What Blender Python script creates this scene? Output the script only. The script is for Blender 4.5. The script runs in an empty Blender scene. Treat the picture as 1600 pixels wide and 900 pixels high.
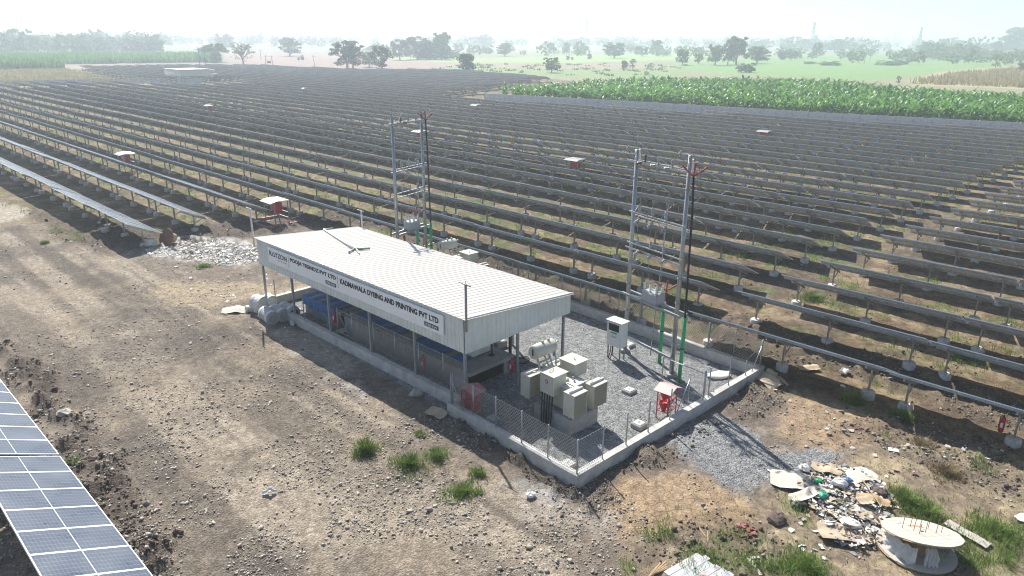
import bpy, math, random
import numpy as np
from mathutils import Vector, Matrix
from math import radians, sin, cos, tan, pi, atan2, hypot, sqrt
S = bpy.context.scene
random.seed(7); RNG = np.random.RandomState(11)

# ------------------------------------------------------------------ camera
FPX, PITCH, ROLL, CAMH = 1120.0, radians(19.3), radians(0.4), 12.9
fw = Vector((0, cos(PITCH), -sin(PITCH))); rt = Vector((1, 0, 0)); up = rt.cross(fw)
R2 = rt*cos(ROLL)+up*sin(ROLL); U2 = up*cos(ROLL)-rt*sin(ROLL); CPOS = Vector((0, 0, CAMH))
cd = bpy.data.cameras.new('camera'); cam = bpy.data.objects.new('camera', cd); S.collection.objects.link(cam)
cam.matrix_world = Matrix(((R2.x, U2.x, -fw.x, 0), (R2.y, U2.y, -fw.y, 0), (R2.z, U2.z, -fw.z, CAMH), (0, 0, 0, 1)))
cd.sensor_width = 36; cd.lens = FPX/1600*36; cd.clip_start = .1; cd.clip_end = 40000
S.camera = cam
# ------------------------------------------------------------------ sky, sun, exposure
SUN_AZ, SUN_EL = radians(109.5), radians(46)          # direction towards the sun, counted from +X
W = bpy.data.worlds.new("World"); S.world = W; W.use_nodes = True
nt = W.node_tree; bg = nt.nodes['Background']
sky = nt.nodes.new('ShaderNodeTexSky'); sky.sky_type = 'NISHITA'; sky.sun_disc = False
sky.sun_elevation = SUN_EL; sky.sun_rotation = pi/2-SUN_AZ; sky.air_density = 1.0; sky.dust_density = 1.2; sky.ozone_density = 3.0
nt.links.new(sky.outputs[0], bg.inputs[0]); bg.inputs[1].default_value = .072
sl = bpy.data.lights.new('sun', 'SUN'); sl.energy = 5.0; sl.angle = radians(.55); sl.color = (1, .955, .88)
so = bpy.data.objects.new('sun', sl); S.collection.objects.link(so)
so.rotation_euler = Vector((cos(SUN_EL)*cos(SUN_AZ), cos(SUN_EL)*sin(SUN_AZ), sin(SUN_EL))).to_track_quat('Z', 'Y').to_euler()
S.view_settings.view_transform = 'Standard'; S.view_settings.look = 'None'; S.view_settings.exposure = 0.68; S.view_settings.gamma = 1
S.cycles.volume_bounces = 2; S.cycles.pixel_filter_type = 'BLACKMAN_HARRIS'; S.cycles.filter_width = 1.1
HAZE_DENSITY = .00105

# ------------------------------------------------------------------ helpers
def G(px, py, z=0.0):                                  # photograph pixel -> point of the plane at height z
    d = fw*FPX+R2*(px-800)-U2*(py-450); t = (z-CAMH)/d.z; return CPOS+d*t
def PR(x, y, z=0.0):
    v = Vector((x, y, z))-CPOS; w = v.dot(fw); return (800+FPX*v.dot(R2)/w, 450-FPX*v.dot(U2)/w) if w > .1 else (-1e5, -1e5)
def height_at(p, ytop):
    lo, hi = 0, 120
    for _ in range(40):
        m = (lo+hi)/2
        if PR(p.x, p.y, m)[1] > ytop: lo = m
        else: hi = m
    return lo
class Frame:                                           # u runs along az, v runs 90 degrees clockwise of it
    def __init__(s, az, ox, oy): s.az = radians(az); s.o = Vector((ox, oy, 0)); s.u = Vector((cos(s.az), sin(s.az), 0)); s.v = Vector((sin(s.az), -cos(s.az), 0)); s.rz = s.az-pi/2
    def w(s, u, v, z=0.0): p = s.o+s.u*u+s.v*v; return Vector((p.x, p.y, z))
    def inv(s, p): d = Vector((p[0], p[1], 0))-s.o; return d.dot(s.u), d.dot(s.v)
ROWF = Frame(135.9, 0, 0)
CF = Frame(133.4, 1.98, 18.44)
_p = CF.w(5.95, .62); SF = Frame(136.0, _p.x, _p.y)
COL = S.collection
def tag(o, label=None, cat=None, group=None, kind=None):
    if label: o['label'] = label
    if cat: o['category'] = cat
    if group: o['group'] = group
    if kind: o['kind'] = kind
    return o
def thing(name, label, cat, loc=(0, 0, 0), rz=0.0, group=None):
    o = bpy.data.objects.new(name, None); COL.objects.link(o); o.empty_display_size = .3
    o.location = loc; o.rotation_euler = (0, 0, rz); return tag(o, label, cat, group)
def link(name, me, parent=None, loc=None, rot=None):
    o = bpy.data.objects.new(name, me); COL.objects.link(o)
    if parent: o.parent = parent
    if loc is not None: o.location = loc
    if rot is not None: o.rotation_euler = rot
    return o
class MB:
    def __init__(s): s.v = []; s.f = []; s.m = []; s.cur = 0
    def add(s, vs, fs):
        b = len(s.v); s.v += [tuple(p) for p in vs]
        for f in fs: s.f.append([b+i for i in f]); s.m.append(s.cur)
        return s
    def mat(s, i): s.cur = i; return s
    def box(s, x0, y0, z0, x1, y1, z1, M=None, bev=0):
        x0, x1 = min(x0, x1), max(x0, x1); y0, y1 = min(y0, y1), max(y0, y1); z0, z1 = min(z0, z1), max(z0, z1)
        if bev:
            b = min(bev, (x1-x0)*.4, (y1-y0)*.4, (z1-z0)*.4)
            ring = lambda d, z: [(x0+d, y0, z), (x1-d, y0, z), (x1, y0+d, z), (x1, y1-d, z), (x1-d, y1, z), (x0+d, y1, z), (x0, y1-d, z), (x0, y0+d, z)]
            ins = lambda d, z: [(x0+b+d*0, y0+b, z), (x1-b, y0+b, z), (x1-b, y0+b, z), (x1-b, y1-b, z), (x1-b, y1-b, z), (x0+b, y1-b, z), (x0+b, y1-b, z), (x0+b, y0+b, z)]
            vs = ring(b, z0)+ring(b, z1-b)+ins(0, z1)
            fs = [list(range(7, -1, -1))]
            for k in range(2):
                for i in range(8):
                    j = (i+1) % 8; a = [k*8+i, k*8+j, (k+1)*8+j, (k+1)*8+i]
                    if vs[a[2]] == vs[a[3]]: a = a[:3]
                    fs.append(a)
            fs.append([16, 17, 19, 21] if False else [16, 18, 20, 22])
        else:
            vs = [(x0, y0, z0), (x1, y0, z0), (x1, y1, z0), (x0, y1, z0), (x0, y0, z1), (x1, y0, z1), (x1, y1, z1), (x0, y1, z1)]
            fs = [(3, 2, 1, 0), (4, 5, 6, 7), (0, 1, 5, 4), (1, 2, 6, 5), (2, 3, 7, 6), (3, 0, 4, 7)]
        if M is not None: vs = [M @ Vector(p) for p in vs]
        return s.add(vs, fs)
    def bar(s, a, b, w, h=None, upv=(0, 0, 1)):
        a = Vector(a); b = Vector(b); h = h or w; d = (b-a).normalized(); uu = Vector(upv)
        if abs(d.dot(uu)) > .98: uu = Vector((1, 0, 0))
        x = d.cross(uu).normalized(); y = x.cross(d)
        vs = [p+x*sx*w/2+y*sy*h/2 for p in (a, b) for sx, sy in ((-1, -1), (1, -1), (1, 1), (-1, 1))]
        return s.add(vs, [(3, 2, 1, 0), (4, 5, 6, 7), (0, 1, 5, 4), (1, 2, 6, 5), (2, 3, 7, 6), (3, 0, 4, 7)])
    def tube(s, pts, r, n=8, cap=True):
        pts = [Vector(p) for p in pts]; k = len(pts); rs = r if isinstance(r, (list, tuple)) else [r]*k
        base = len(s.v); px = None
        for i, p in enumerate(pts):
            d = (pts[min(i+1, k-1)]-pts[max(i-1, 0)]).normalized()
            if px is None: px = d.orthogonal().normalized()
            px = (px-d*px.dot(d)).normalized(); py = d.cross(px)
            for j in range(n):
                a = 2*pi*j/n; s.v.append(tuple(p+(px*cos(a)+py*sin(a))*rs[i]))
        for i in range(k-1):
            for j in range(n):
                j2 = (j+1) % n; s.f.append([base+i*n+j, base+i*n+j2, base+(i+1)*n+j2, base+(i+1)*n+j]); s.m.append(s.cur)
        if cap:
            s.f.append([base+j for j in range(n-1, -1, -1)]); s.m.append(s.cur)
            s.f.append([base+(k-1)*n+j for j in range(n)]); s.m.append(s.cur)
        return s
    def lathe(s, prof, n=12, c=(0, 0, 0), M=None):      # profile (r, z)
        base = len(s.v)
        for r, z in prof:
            for j in range(n):
                a = 2*pi*j/n; p = Vector((c[0]+r*cos(a), c[1]+r*sin(a), c[2]+z)); s.v.append(tuple(M @ p if M is not None else p))
        for i in range(len(prof)-1):
            for j in range(n):
                j2 = (j+1) % n; s.f.append([base+i*n+j, base+i*n+j2, base+(i+1)*n+j2, base+(i+1)*n+j]); s.m.append(s.cur)
        s.f.append([base+j for j in range(n-1, -1, -1)]); s.m.append(s.cur)
        s.f.append([base+(len(prof)-1)*n+j for j in range(n)]); s.m.append(s.cur)
        return s
    def mesh(s, name, mats, smooth=False):
        me = bpy.data.meshes.new(name); me.from_pydata(s.v, [], s.f)
        for m in (mats if isinstance(mats, (list, tuple)) else [mats]): me.materials.append(m)
        me.polygons.foreach_set('material_index', s.m)
        if smooth: me.polygons.foreach_set('use_smooth', [True]*len(s.f))
        me.update(); return me
    def build(s, name, mats, parent=None, smooth=False, loc=None, rot=None): return link(name, s.mesh(name, mats, smooth), parent, loc, rot)
def np_mesh(name, V, F, mats, midx=None, smooth=False, uv=None):   # F: (n,k) array of equal polygons
    me = bpy.data.meshes.new(name); n, k = F.shape
    me.vertices.add(len(V)); me.vertices.foreach_set('co', np.ascontiguousarray(V, dtype=np.float32).ravel())
    me.loops.add(n*k); me.loops.foreach_set('vertex_index', np.ascontiguousarray(F, dtype=np.int32).ravel())
    me.polygons.add(n); me.polygons.foreach_set('loop_start', np.arange(0, n*k, k, dtype=np.int32))
    for m in (mats if isinstance(mats, (list, tuple)) else [mats]): me.materials.append(m)
    if midx is not None: me.polygons.foreach_set('material_index', np.asarray(midx, dtype=np.int32))
    if smooth: me.polygons.foreach_set('use_smooth', np.ones(n, dtype=bool))
    me.update(calc_edges=True); return me
def joined(name, parts, mats, **kw):                   # parts: list of (V, F) with equal k
    Vs, Fs, Ms, b = [], [], [], 0
    for p in parts:
        Vs.append(p[0]); Fs.append(p[1]+b); b += len(p[0]); Ms.append(p[2] if len(p) > 2 else np.zeros(len(p[1]), int))
    return np_mesh(name, np.vstack(Vs), np.vstack(Fs), mats, midx=np.concatenate(Ms), **kw)
def copy_tree(o, parent=None):
    c = o.copy(); COL.objects.link(c); c.parent = parent
    for ch in list(o.children): copy_tree(ch, c)
    return c
# numpy noise
def _h(ix, iy, sd): v = np.sin(ix*127.1+iy*311.7+sd*74.7)*43758.5453; return v-np.floor(v)
def vnoise(x, y, sd=0):
    ix, iy = np.floor(x), np.floor(y); fx, fy = x-ix, y-iy; fx = fx*fx*(3-2*fx); fy = fy*fy*(3-2*fy)
    a, b, c, d = _h(ix, iy, sd), _h(ix+1, iy, sd), _h(ix, iy+1, sd), _h(ix+1, iy+1, sd)
    return (a*(1-fx)+b*fx)*(1-fy)+(c*(1-fx)+d*fx)*fy
def fbm(x, y, sd=0, o=4):
    t = 0; a = .5; n = 0
    for i in range(o): t = t+a*vnoise(x*2**i, y*2**i, sd+i*3); n += a; a *= .5
    return t/n
def sstep(a, b, x): t = np.clip((x-a)/(b-a), 0, 1); return t*t*(3-2*t)
def poly_sd(X, Y, poly):                               # positive inside
    d = np.full(X.shape, 1e18); ins = np.zeros(X.shape, bool); n = len(poly)
    for i in range(n):
        x0, y0 = poly[i]; x1, y1 = poly[(i+1) % n]; ex, ey = x1-x0, y1-y0
        t = np.clip(((X-x0)*ex+(Y-y0)*ey)/(ex*ex+ey*ey+1e-12), 0, 1); dx, dy = X-x0-t*ex, Y-y0-t*ey
        d = np.minimum(d, dx*dx+dy*dy)
        if y0 != y1: ins ^= ((y0 > Y) != (y1 > Y)) & (X < (x1-x0)*(Y-y0)/(y1-y0)+x0)
    return np.where(ins, 1, -1)*np.sqrt(d)
def gp(pts, z=0): return [(G(a, b, z).x, G(a, b, z).y) for a, b in pts]

# ------------------------------------------------------------------ materials
def mat(name, col, rough=.6, metal=0.0, var=.12, scale=6.0, bump=0.0, dirt=None, dirt_amt=.0, dscale=1.2, coat=0.0, attr=None, spec=.5, stretch=None, trans=0.0):
    m = bpy.data.materials.new(name); m.use_nodes = True; N = m.node_tree.nodes; L = m.node_tree.links; b = N['Principled BSDF']
    b.inputs['Roughness'].default_value = rough; b.inputs['Metallic'].default_value = metal; b.inputs['Specular IOR Level'].default_value = spec
    if coat: b.inputs['Coat Weight'].default_value = coat
    tc = N.new('ShaderNodeTexCoord'); mp = N.new('ShaderNodeMapping'); L.new(tc.outputs['Object'], mp.inputs[0])
    if stretch: mp.inputs['Scale'].default_value = stretch
    nz = N.new('ShaderNodeTexNoise'); nz.inputs['Scale'].default_value = scale; nz.inputs['Detail'].default_value = 6; nz.inputs['Roughness'].default_value = .65; L.new(mp.outputs[0], nz.inputs['Vector'])
    oi = N.new('ShaderNodeObjectInfo')
    mr = N.new('ShaderNodeMapRange'); mr.inputs[1].default_value = .25; mr.inputs[2].default_value = .75; mr.inputs[3].default_value = 1-var; mr.inputs[4].default_value = 1+var; L.new(nz.outputs[0], mr.inputs[0])
    hs = N.new('ShaderNodeHueSaturation'); hs.inputs['Color'].default_value = (*col, 1); L.new(mr.outputs[0], hs.inputs['Value'])
    out = hs.outputs[0]
    if dirt:
        n2 = N.new('ShaderNodeTexNoise'); n2.inputs['Scale'].default_value = dscale; n2.inputs['Detail'].default_value = 8; n2.inputs['Roughness'].default_value = .7; L.new(mp.outputs[0], n2.inputs['Vector'])
        r2 = N.new('ShaderNodeMapRange'); r2.inputs[1].default_value = .45; r2.inputs[2].default_value = .7; r2.inputs[3].default_value = 0; r2.inputs[4].default_value = dirt_amt; L.new(n2.outputs[0], r2.inputs[0])
        mx = N.new('ShaderNodeMixRGB'); L.new(r2.outputs[0], mx.inputs[0]); L.new(out, mx.inputs[1]); mx.inputs[2].default_value = (*dirt, 1); out = mx.outputs[0]
    L.new(out, b.inputs['Base Color'])
    if bump:
        bp = N.new('ShaderNodeBump'); bp.inputs['Strength'].default_value = bump; bp.inputs['Distance'].default_value = .02; L.new(nz.outputs[0], bp.inputs['Height']); L.new(bp.outputs[0], b.inputs['Normal'])
    if trans:
        td = N.new('ShaderNodeBsdfTranslucent'); L.new(out, td.inputs[0]); ms = N.new('ShaderNodeMixShader'); ms.inputs[0].default_value = trans
        L.new(b.outputs[0], ms.inputs[1]); L.new(td.outputs[0], ms.inputs[2]); L.new(ms.outputs[0], N['Material Output'].inputs['Surface'])
    return m
M = dict(
    galv=mat('galvanised_steel', (.42, .44, .45), .42, .75, .18, 9, dirt=(.24, .2, .17), dirt_amt=.35),
    alu=mat('aluminium_frame', (.80, .82, .84), .38, .45, .08, 5),
    steelgrey=mat('grey_painted_steel', (.33, .35, .37), .5, .2, .15, 4, dirt=(.2, .17, .14), dirt_amt=.4),
    back=mat('panel_backsheet', (.80, .80, .80), .55, 0, .06, 3, dirt=(.45, .42, .38), dirt_amt=.2),
    conc=mat('cast_concrete', (.37, .365, .35), .85, 0, .2, 5, .35, dirt=(.2, .19, .17), dirt_amt=.55, dscale=1.6),
    conc_lt=mat('plastered_concrete', (.55, .54, .515), .85, 0, .2, 3.5, .3, dirt=(.25, .23, .205), dirt_amt=.6, dscale=1.1),
    foot=mat('footing_concrete', (.66, .65, .63), .85, 0, .2, 7, .3, dirt=(.22, .18, .14), dirt_amt=.6, dscale=4),
    sheet=mat('white_roof_sheet', (.49, .465, .43), .42, 0, .06, 2, dirt=(.48, .44, .38), dirt_amt=.35, dscale=.9, spec=.4),
    skirt=mat('pale_grey_cladding', (.74, .78, .76), .45, 0, .06, 3, dirt=(.45, .43, .38), dirt_amt=.3),
    white=mat('white_paint', (.78, .79, .78), .4, 0, .05, 3, dirt=(.5, .46, .4), dirt_amt=.25),
    sign=mat('sign_board_print', (.93, .95, .97), .35, 0, .02, 2),
    ink=mat('black_lettering', (.015, .016, .022), .5, 0, .05),
    inkgrey=mat('grey_lettering', (.45, .5, .52), .5, 0, .05),
    inkteal=mat('teal_label_print', (.02, .10, .14), .45, 0, .05),
    beige=mat('transformer_paint', (.56, .55, .47), .38, 0, .06, 5, dirt=(.34, .31, .25), dirt_amt=.3),
    fin=mat('radiator_fin_paint', (.46, .44, .36), .45, 0, .08, 5),
    black=mat('black_rubber', (.02, .02, .022), .5, 0, .2),
    dark=mat('dark_opening', (.012, .012, .013), .8, 0, .2),
    red=mat('red_paint', (.50, .012, .03), .4, 0, .12, 6, dirt=(.3, .1, .08), dirt_amt=.3, dscale=5),
    pink=mat('faded_red_sheet', (.40, .13, .14), .5, 0, .12, 4, dirt=(.35, .25, .22), dirt_amt=.4, dscale=3),
    palepink=mat('bleached_pink_sheet', (.52, .36, .33), .5, 0, .08, 4, dirt=(.5, .36, .3), dirt_amt=.4, dscale=3),
    redterm=mat('red_termination', (.35, .05, .05), .5),
    green=mat('green_pipe', (.03, .42, .16), .4, 0, .08, 4, dirt=(.1, .3, .14), dirt_amt=.3),
    greenpl=mat('green_plastic', (.04, .33, .22), .5, 0, .2),
    tarp=mat('blue_tarpaulin', (.04, .16, .42), .6, 0, .25, 8, .5, dirt=(.12, .17, .25), dirt_amt=.3),
    porc=mat('grey_porcelain', (.4, .41, .42), .3, 0, .1), brown=mat('brown_porcelain', (.16, .08, .05), .3),
    yellow=mat('beige_plastic', (.5, .43, .3), .5),
    wood=mat('weathered_wood', (.52, .485, .43), .8, 0, .2, 3, .4, dirt=(.3, .24, .18), dirt_amt=.5, dscale=3, stretch=(1, 9, 1)),
    woodbr=mat('raw_wood', (.42, .29, .17), .8, 0, .25, 4, .4, stretch=(1, 8, 1)),
    rust=mat('rusty_brown_board', (.22, .10, .06), .85, 0, .25, 5, .3),
    card=mat('cardboard', (.48, .39, .28), .85, 0, .15, 4, dirt=(.32, .25, .18), dirt_amt=.5, dscale=3),
    cardlt=mat('bleached_cardboard', (.62, .57, .48), .85, 0, .12, 4, dirt=(.4, .33, .25), dirt_amt=.5, dscale=3),
    wrap=mat('white_plastic_wrap', (.72, .73, .73), .35, 0, .15, 6, .6, trans=.25),
    poly=mat('grey_net_roll', (.38, .40, .42), .6, 0, .2, 20, .4), bag=mat('white_sack', (.70, .69, .66), .7, 0, .12, 8, .5),
    glassblue=mat('blue_water_bottle', (.10, .2, .45), .3),
    rock=mat('field_stone', (.30, .275, .24), .9, 0, .3, 6, .5), rocklt=mat('pale_stone', (.42, .385, .33), .9, 0, .25, 6, .4), rockdk=mat('dark_clod', (.13, .10, .08), .95, 0, .3, 6, .5),
    bark=mat('tree_bark', (.24, .2, .16), .9, 0, .25, 3, .4),
)
def leafmat(name, c1, c2, scale=.5, rough=.6, trans=.3, c3=None):
    m = bpy.data.materials.new(name); m.use_nodes = True; N = m.node_tree.nodes; L = m.node_tree.links; b = N['Principled BSDF']; b.inputs['Roughness'].default_value = rough
    b.inputs['Specular IOR Level'].default_value = .3
    ge = N.new('ShaderNodeNewGeometry'); nz = N.new('ShaderNodeTexNoise'); nz.inputs['Scale'].default_value = scale; nz.inputs['Detail'].default_value = 3; L.new(ge.outputs['Position'], nz.inputs['Vector'])
    ad = N.new('ShaderNodeMath'); ad.operation = 'ADD'; L.new(nz.outputs[0], ad.inputs[0])
    ml = N.new('ShaderNodeMath'); ml.operation = 'MULTIPLY_ADD'; ml.inputs[1].default_value = .5; ml.inputs[2].default_value = -.25; L.new(ge.outputs['Random Per Island'], ml.inputs[0]); L.new(ml.outputs[0], ad.inputs[1])
    cr = N.new('ShaderNodeValToRGB'); e = cr.color_ramp.elements; e[0].position = .28; e[0].color = (*c1, 1); e[1].position = .72; e[1].color = (*c2, 1)
    if c3: q = e.new(.9); q.color = (*c3, 1)
    L.new(ad.outputs[0], cr.inputs[0]); L.new(cr.outputs[0], b.inputs['Base Color'])
    td = N.new('ShaderNodeBsdfTranslucent'); L.new(cr.outputs[0], td.inputs[0]); ms = N.new('ShaderNodeMixShader'); ms.inputs[0].default_value = trans
    L.new(b.outputs[0], ms.inputs[1]); L.new(td.outputs[0], ms.inputs[2]); L.new(ms.outputs[0], N['Material Output'].inputs['Surface']); return m
LEAF = dict(dark=leafmat('dark_green_foliage', (.07, .12, .05), (.15, .22, .09)), mid=leafmat('green_foliage', (.10, .16, .06), (.20, .28, .11)),
            yellow=leafmat('yellow_green_foliage', (.11, .13, .04), (.22, .23, .08)), grey=leafmat('sparse_grey_foliage', (.11, .105, .07), (.2, .19, .13)),
            banana=leafmat('banana_leaf', (.055, .18, .03), (.20, .40, .07), 1.6, .4, .45), bananadry=leafmat('dry_banana_leaf', (.2, .19, .07), (.3, .27, .12), 1.2),
            grass=leafmat('green_grass', (.10, .19, .03), (.25, .38, .08), 1.5), straw=leafmat('dry_grass', (.22, .17, .09), (.36, .29, .165), 1.5),
            crop=leafmat('field_crop', (.08, .22, .03), (.2, .44, .08), .3), gold=leafmat('golden_crop', (.30, .25, .12), (.48, .42, .22), .2))
BSTEM = mat('banana_stem', (.07, .08, .035), .7, 0, .3, 3)
# solar glass: printed cell grid on glass, from UVs
def glassmat():
    m = bpy.data.materials.new('solar_cell_glass'); m.use_nodes = True; N = m.node_tree.nodes; L = m.node_tree.links; b = N['Principled BSDF']
    uv = N.new('ShaderNodeUVMap'); sp = N.new('ShaderNodeSeparateXYZ'); L.new(uv.outputs[0], sp.inputs[0])
    def line(out, n, w, off=0.0):
        a = N.new('ShaderNodeMath'); a.operation = 'MULTIPLY_ADD'; a.inputs[1].default_value = n; a.inputs[2].default_value = off; L.new(out, a.inputs[0])
        f = N.new('ShaderNodeMath'); f.operation = 'FRACT'; L.new(a.outputs[0], f.inputs[0])
        p = N.new('ShaderNodeMath'); p.operation = 'PINGPONG'; p.inputs[1].default_value = .5; L.new(f.outputs[0], p.inputs[0])
        l = N.new('ShaderNodeMath'); l.operation = 'LESS_THAN'; l.inputs[1].default_value = w; L.new(p.outputs[0], l.inputs[0]); return l.outputs[0]
    def mul(o, k):
        a = N.new('ShaderNodeMath'); a.operation = 'MULTIPLY'; a.inputs[1].default_value = k; L.new(o, a.inputs[0]); return a.outputs[0]
    def mx(a, b_):
        x = N.new('ShaderNodeMath'); x.operation = 'MAXIMUM'; L.new(a, x.inputs[0]); L.new(b_, x.inputs[1]); return x.outputs[0]
    w = mx(mx(mul(line(sp.outputs['X'], 1, .0055, .5), 1.0), mul(line(sp.outputs['X'], 24, .035), .3)), mx(mul(line(sp.outputs['Y'], 6, .018), .6), mul(line(sp.outputs['Y'], 60, .12), .10)))
    ge = N.new('ShaderNodeNewGeometry'); nz = N.new('ShaderNodeTexNoise'); nz.inputs['Scale'].default_value = 1.1; nz.inputs['Detail'].default_value = 5; L.new(ge.outputs['Position'], nz.inputs['Vector'])
    cr = N.new('ShaderNodeValToRGB'); e = cr.color_ramp.elements; e[0].position = .3; e[0].color = (.035, .052, .09, 1); e[1].position = .75; e[1].color = (.085, .105, .14, 1); L.new(nz.outputs[0], cr.inputs[0])
    mm = N.new('ShaderNodeMixRGB'); L.new(w, mm.inputs[0]); L.new(cr.outputs[0], mm.inputs[1]); mm.inputs[2].default_value = (.62, .66, .7, 1)
    L.new(mm.outputs[0], b.inputs['Base Color'])
    rr_ = N.new('ShaderNodeMapRange'); rr_.inputs[3].default_value = .18; rr_.inputs[4].default_value = .42; L.new(nz.outputs[0], rr_.inputs[0]); L.new(rr_.outputs[0], b.inputs['Roughness'])
    b.inputs['Specular IOR Level'].default_value = .5
    return m
M['cell'] = glassmat()

# ------------------------------------------------------------------ haze
HZ = bpy.data.materials.new('haze_air'); HZ.use_nodes = True; N = HZ.node_tree.nodes; N.remove(N['Principled BSDF'])
pv = N.new('ShaderNodeVolumePrincipled'); pv.inputs['Density'].default_value = HAZE_DENSITY; pv.inputs['Color'].default_value = (.80, .91, 1.0, 1); pv.inputs['Anisotropy'].default_value = .35
HZ.node_tree.links.new(pv.outputs[0], N['Material Output'].inputs['Volume'])
hz = MB().box(-6500, -6500, -1.2, 6500, 6500, 70).build('haze', HZ); tag(hz, kind='stuff')

# ------------------------------------------------------------------ ground sheet
SOLAR = gp([(757, 161), (905, 128), (860, 123), (700, 113), (540, 112), (400, 105), (230, 105), (112, 108), (190, 128), (262, 132), (0, 136), (-260, 140)])
_a = ROWF.w(330, 40); _b = ROWF.w(300, 13); _c = ROWF.w(12, 13.5)
SOLAR_POLY = [tuple(ROWF.w(-110, 148)[:2]), tuple(ROWF.w(20.1, 126.0)[:2]), tuple(ROWF.w(44.7, 119)[:2]), tuple(ROWF.w(77.5, 113.4)[:2])]+SOLAR+[tuple(ROWF.w(250, 12)[:2]), tuple(ROWF.w(49, 12)[:2]), tuple(ROWF.w(48, 25)[:2]), tuple(ROWF.w(-110, 25)[:2])]
ROAD = gp([(-200, 300), (0, 345), (90, 372), (185, 398), (300, 440), (430, 520), (560, 560), (700, 660), (800, 760), (880, 860), (960, 1000), (1000, 1300), (560, 1300), (330, 1000), (215, 800), (110, 645), (0, 530), (-300, 380)])
PAD = [tuple(CF.w(u, v)[:2]) for u, v in ((.1, .1), (20.6, .1), (20.6, 11.2), (.1, 11.2))]
GRAVEL2 = gp([(1040, 690), (1110, 640), (1165, 660), (1180, 700), (1260, 690), (1320, 698), (1290, 728), (1225, 740), (1205, 765), (1150, 772), (1090, 755), (1045, 720)])
TANP = [(gp([(235, 468), (262, 440), (330, 432), (400, 440), (480, 445), (500, 455), (410, 468), (330, 478), (270, 484)]), (.36, .29, .2)),
        (gp([(-60, 322), (0, 316), (42, 325), (50, 336), (20, 345), (-60, 350)]), (.46, .41, .34)),
        (gp([(925, 800), (945, 765), (1010, 748), (1120, 757), (1180, 780), (1230, 800), (1200, 830), (1080, 850), (960, 850)]), (.37, .265, .165)),
        (gp([(1190, 640), (1240, 620), (1330, 640), (1400, 668), (1440, 690), (1340, 700), (1230, 690)]), (.36, .26, .17)),
        (gp([(800, 770), (870, 790), (960, 800), (940, 840), (830, 820)]), (.36, .31, .26)),
        (gp([(430, 505), (500, 520), (560, 560), (560, 580), (520, 590), (470, 560), (420, 530)]), (.38, .345, .29)),
        (gp([(520, 600), (560, 590), (590, 620), (560, 640)]), (.36, .33, .29)), (gp([(795, 745), (840, 752), (850, 775), (800, 780)]), (.36, .35, .33))]
DARK = [(gp([(0, 545), (60, 585), (120, 660), (175, 745), (230, 830), (262, 900), (215, 905), (140, 770), (75, 670), (0, 590)]), .95),
        (gp([(1040, 470), (1180, 500), (1200, 540), (1280, 560), (1200, 600), (1120, 560)]), .7),
        (gp([(1170, 500), (1420, 560), (1600, 640), (1600, 690), (1420, 610), (1200, 560)]), .55),
        (gp([(1310, 660), (1420, 640), (1620, 720), (1620, 790), (1480, 740), (1380, 700)]), .45),
        (gp([(700, 660), (790, 730), (880, 780), (900, 790), (880, 760), (760, 690)]), .8),
        (gp([(900, 770), (1180, 610), (1230, 600), (1215, 625), (1080, 690), (960, 780)]), .6),
        (gp([(1000, 840), (1200, 800), (1260, 850), (1180, 900), (1000, 900)]), .35),
        (gp([(150, 340), (250, 362), (340, 350), (400, 345), (560, 325), (640, 360), (720, 390), (860, 440), (980, 475), (980, 500), (740, 410), (560, 350), (400, 365), (230, 395), (140, 375)]), .8),
        (gp([(40, 320), (110, 345), (180, 390), (150, 395), (60, 352)]), .7)]
DUMP = gp([(1180, 600), (1700, 690), (1900, 1100), (1000, 1100), (980, 850), (1200, 760), (1330, 720)])
FIELDS = [  # far fields: polygon (photo ground points) and crop colour
    ([(-200, 76), (340, 76), (560, 80), (640, 96), (540, 112), (330, 104), (-200, 106)], (.30, .235, .185)),
    ([(-200, 70), (300, 72), (520, 76), (520, 80), (300, 82), (-200, 80)], (.26, .30, .16)),
    ([(-200, 112), (100, 108), (190, 128), (262, 131), (0, 136), (-200, 138)], (.33, .28, .16)),
    ([(340, 82), (520, 84), (745, 96), (770, 100), (640, 112), (400, 106)], (.33, .25, .20)),
    ([(520, 88), (760, 91), (1060, 82), (1250, 84), (1060, 93), (900, 98), (750, 99), (640, 94)], (.30, .44, .15)),
    ([(650, 110), (750, 100), (1100, 97), (1100, 112), (1000, 124), (860, 120), (700, 114)], (.22, .30, .12)),
    ([(740, 97), (1000, 99), (1080, 104), (960, 108), (760, 106)], (.33, .27, .19)),
    ([(1050, 98), (1250, 88), (1600, 78), (1900, 76), (1900, 104), (1600, 101), (1450, 116), (1360, 126), (1100, 114)], (.19, .33, .10)),
    ([(1150, 84), (1500, 76), (1500, 80), (1240, 88), (1120, 92)], (.32, .29, .18)),
    ([(1422, 126), (1470, 112), (1600, 102), (1900, 96), (1900, 150), (1600, 139), (1435, 133)], (.42, .36, .19))]
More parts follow.
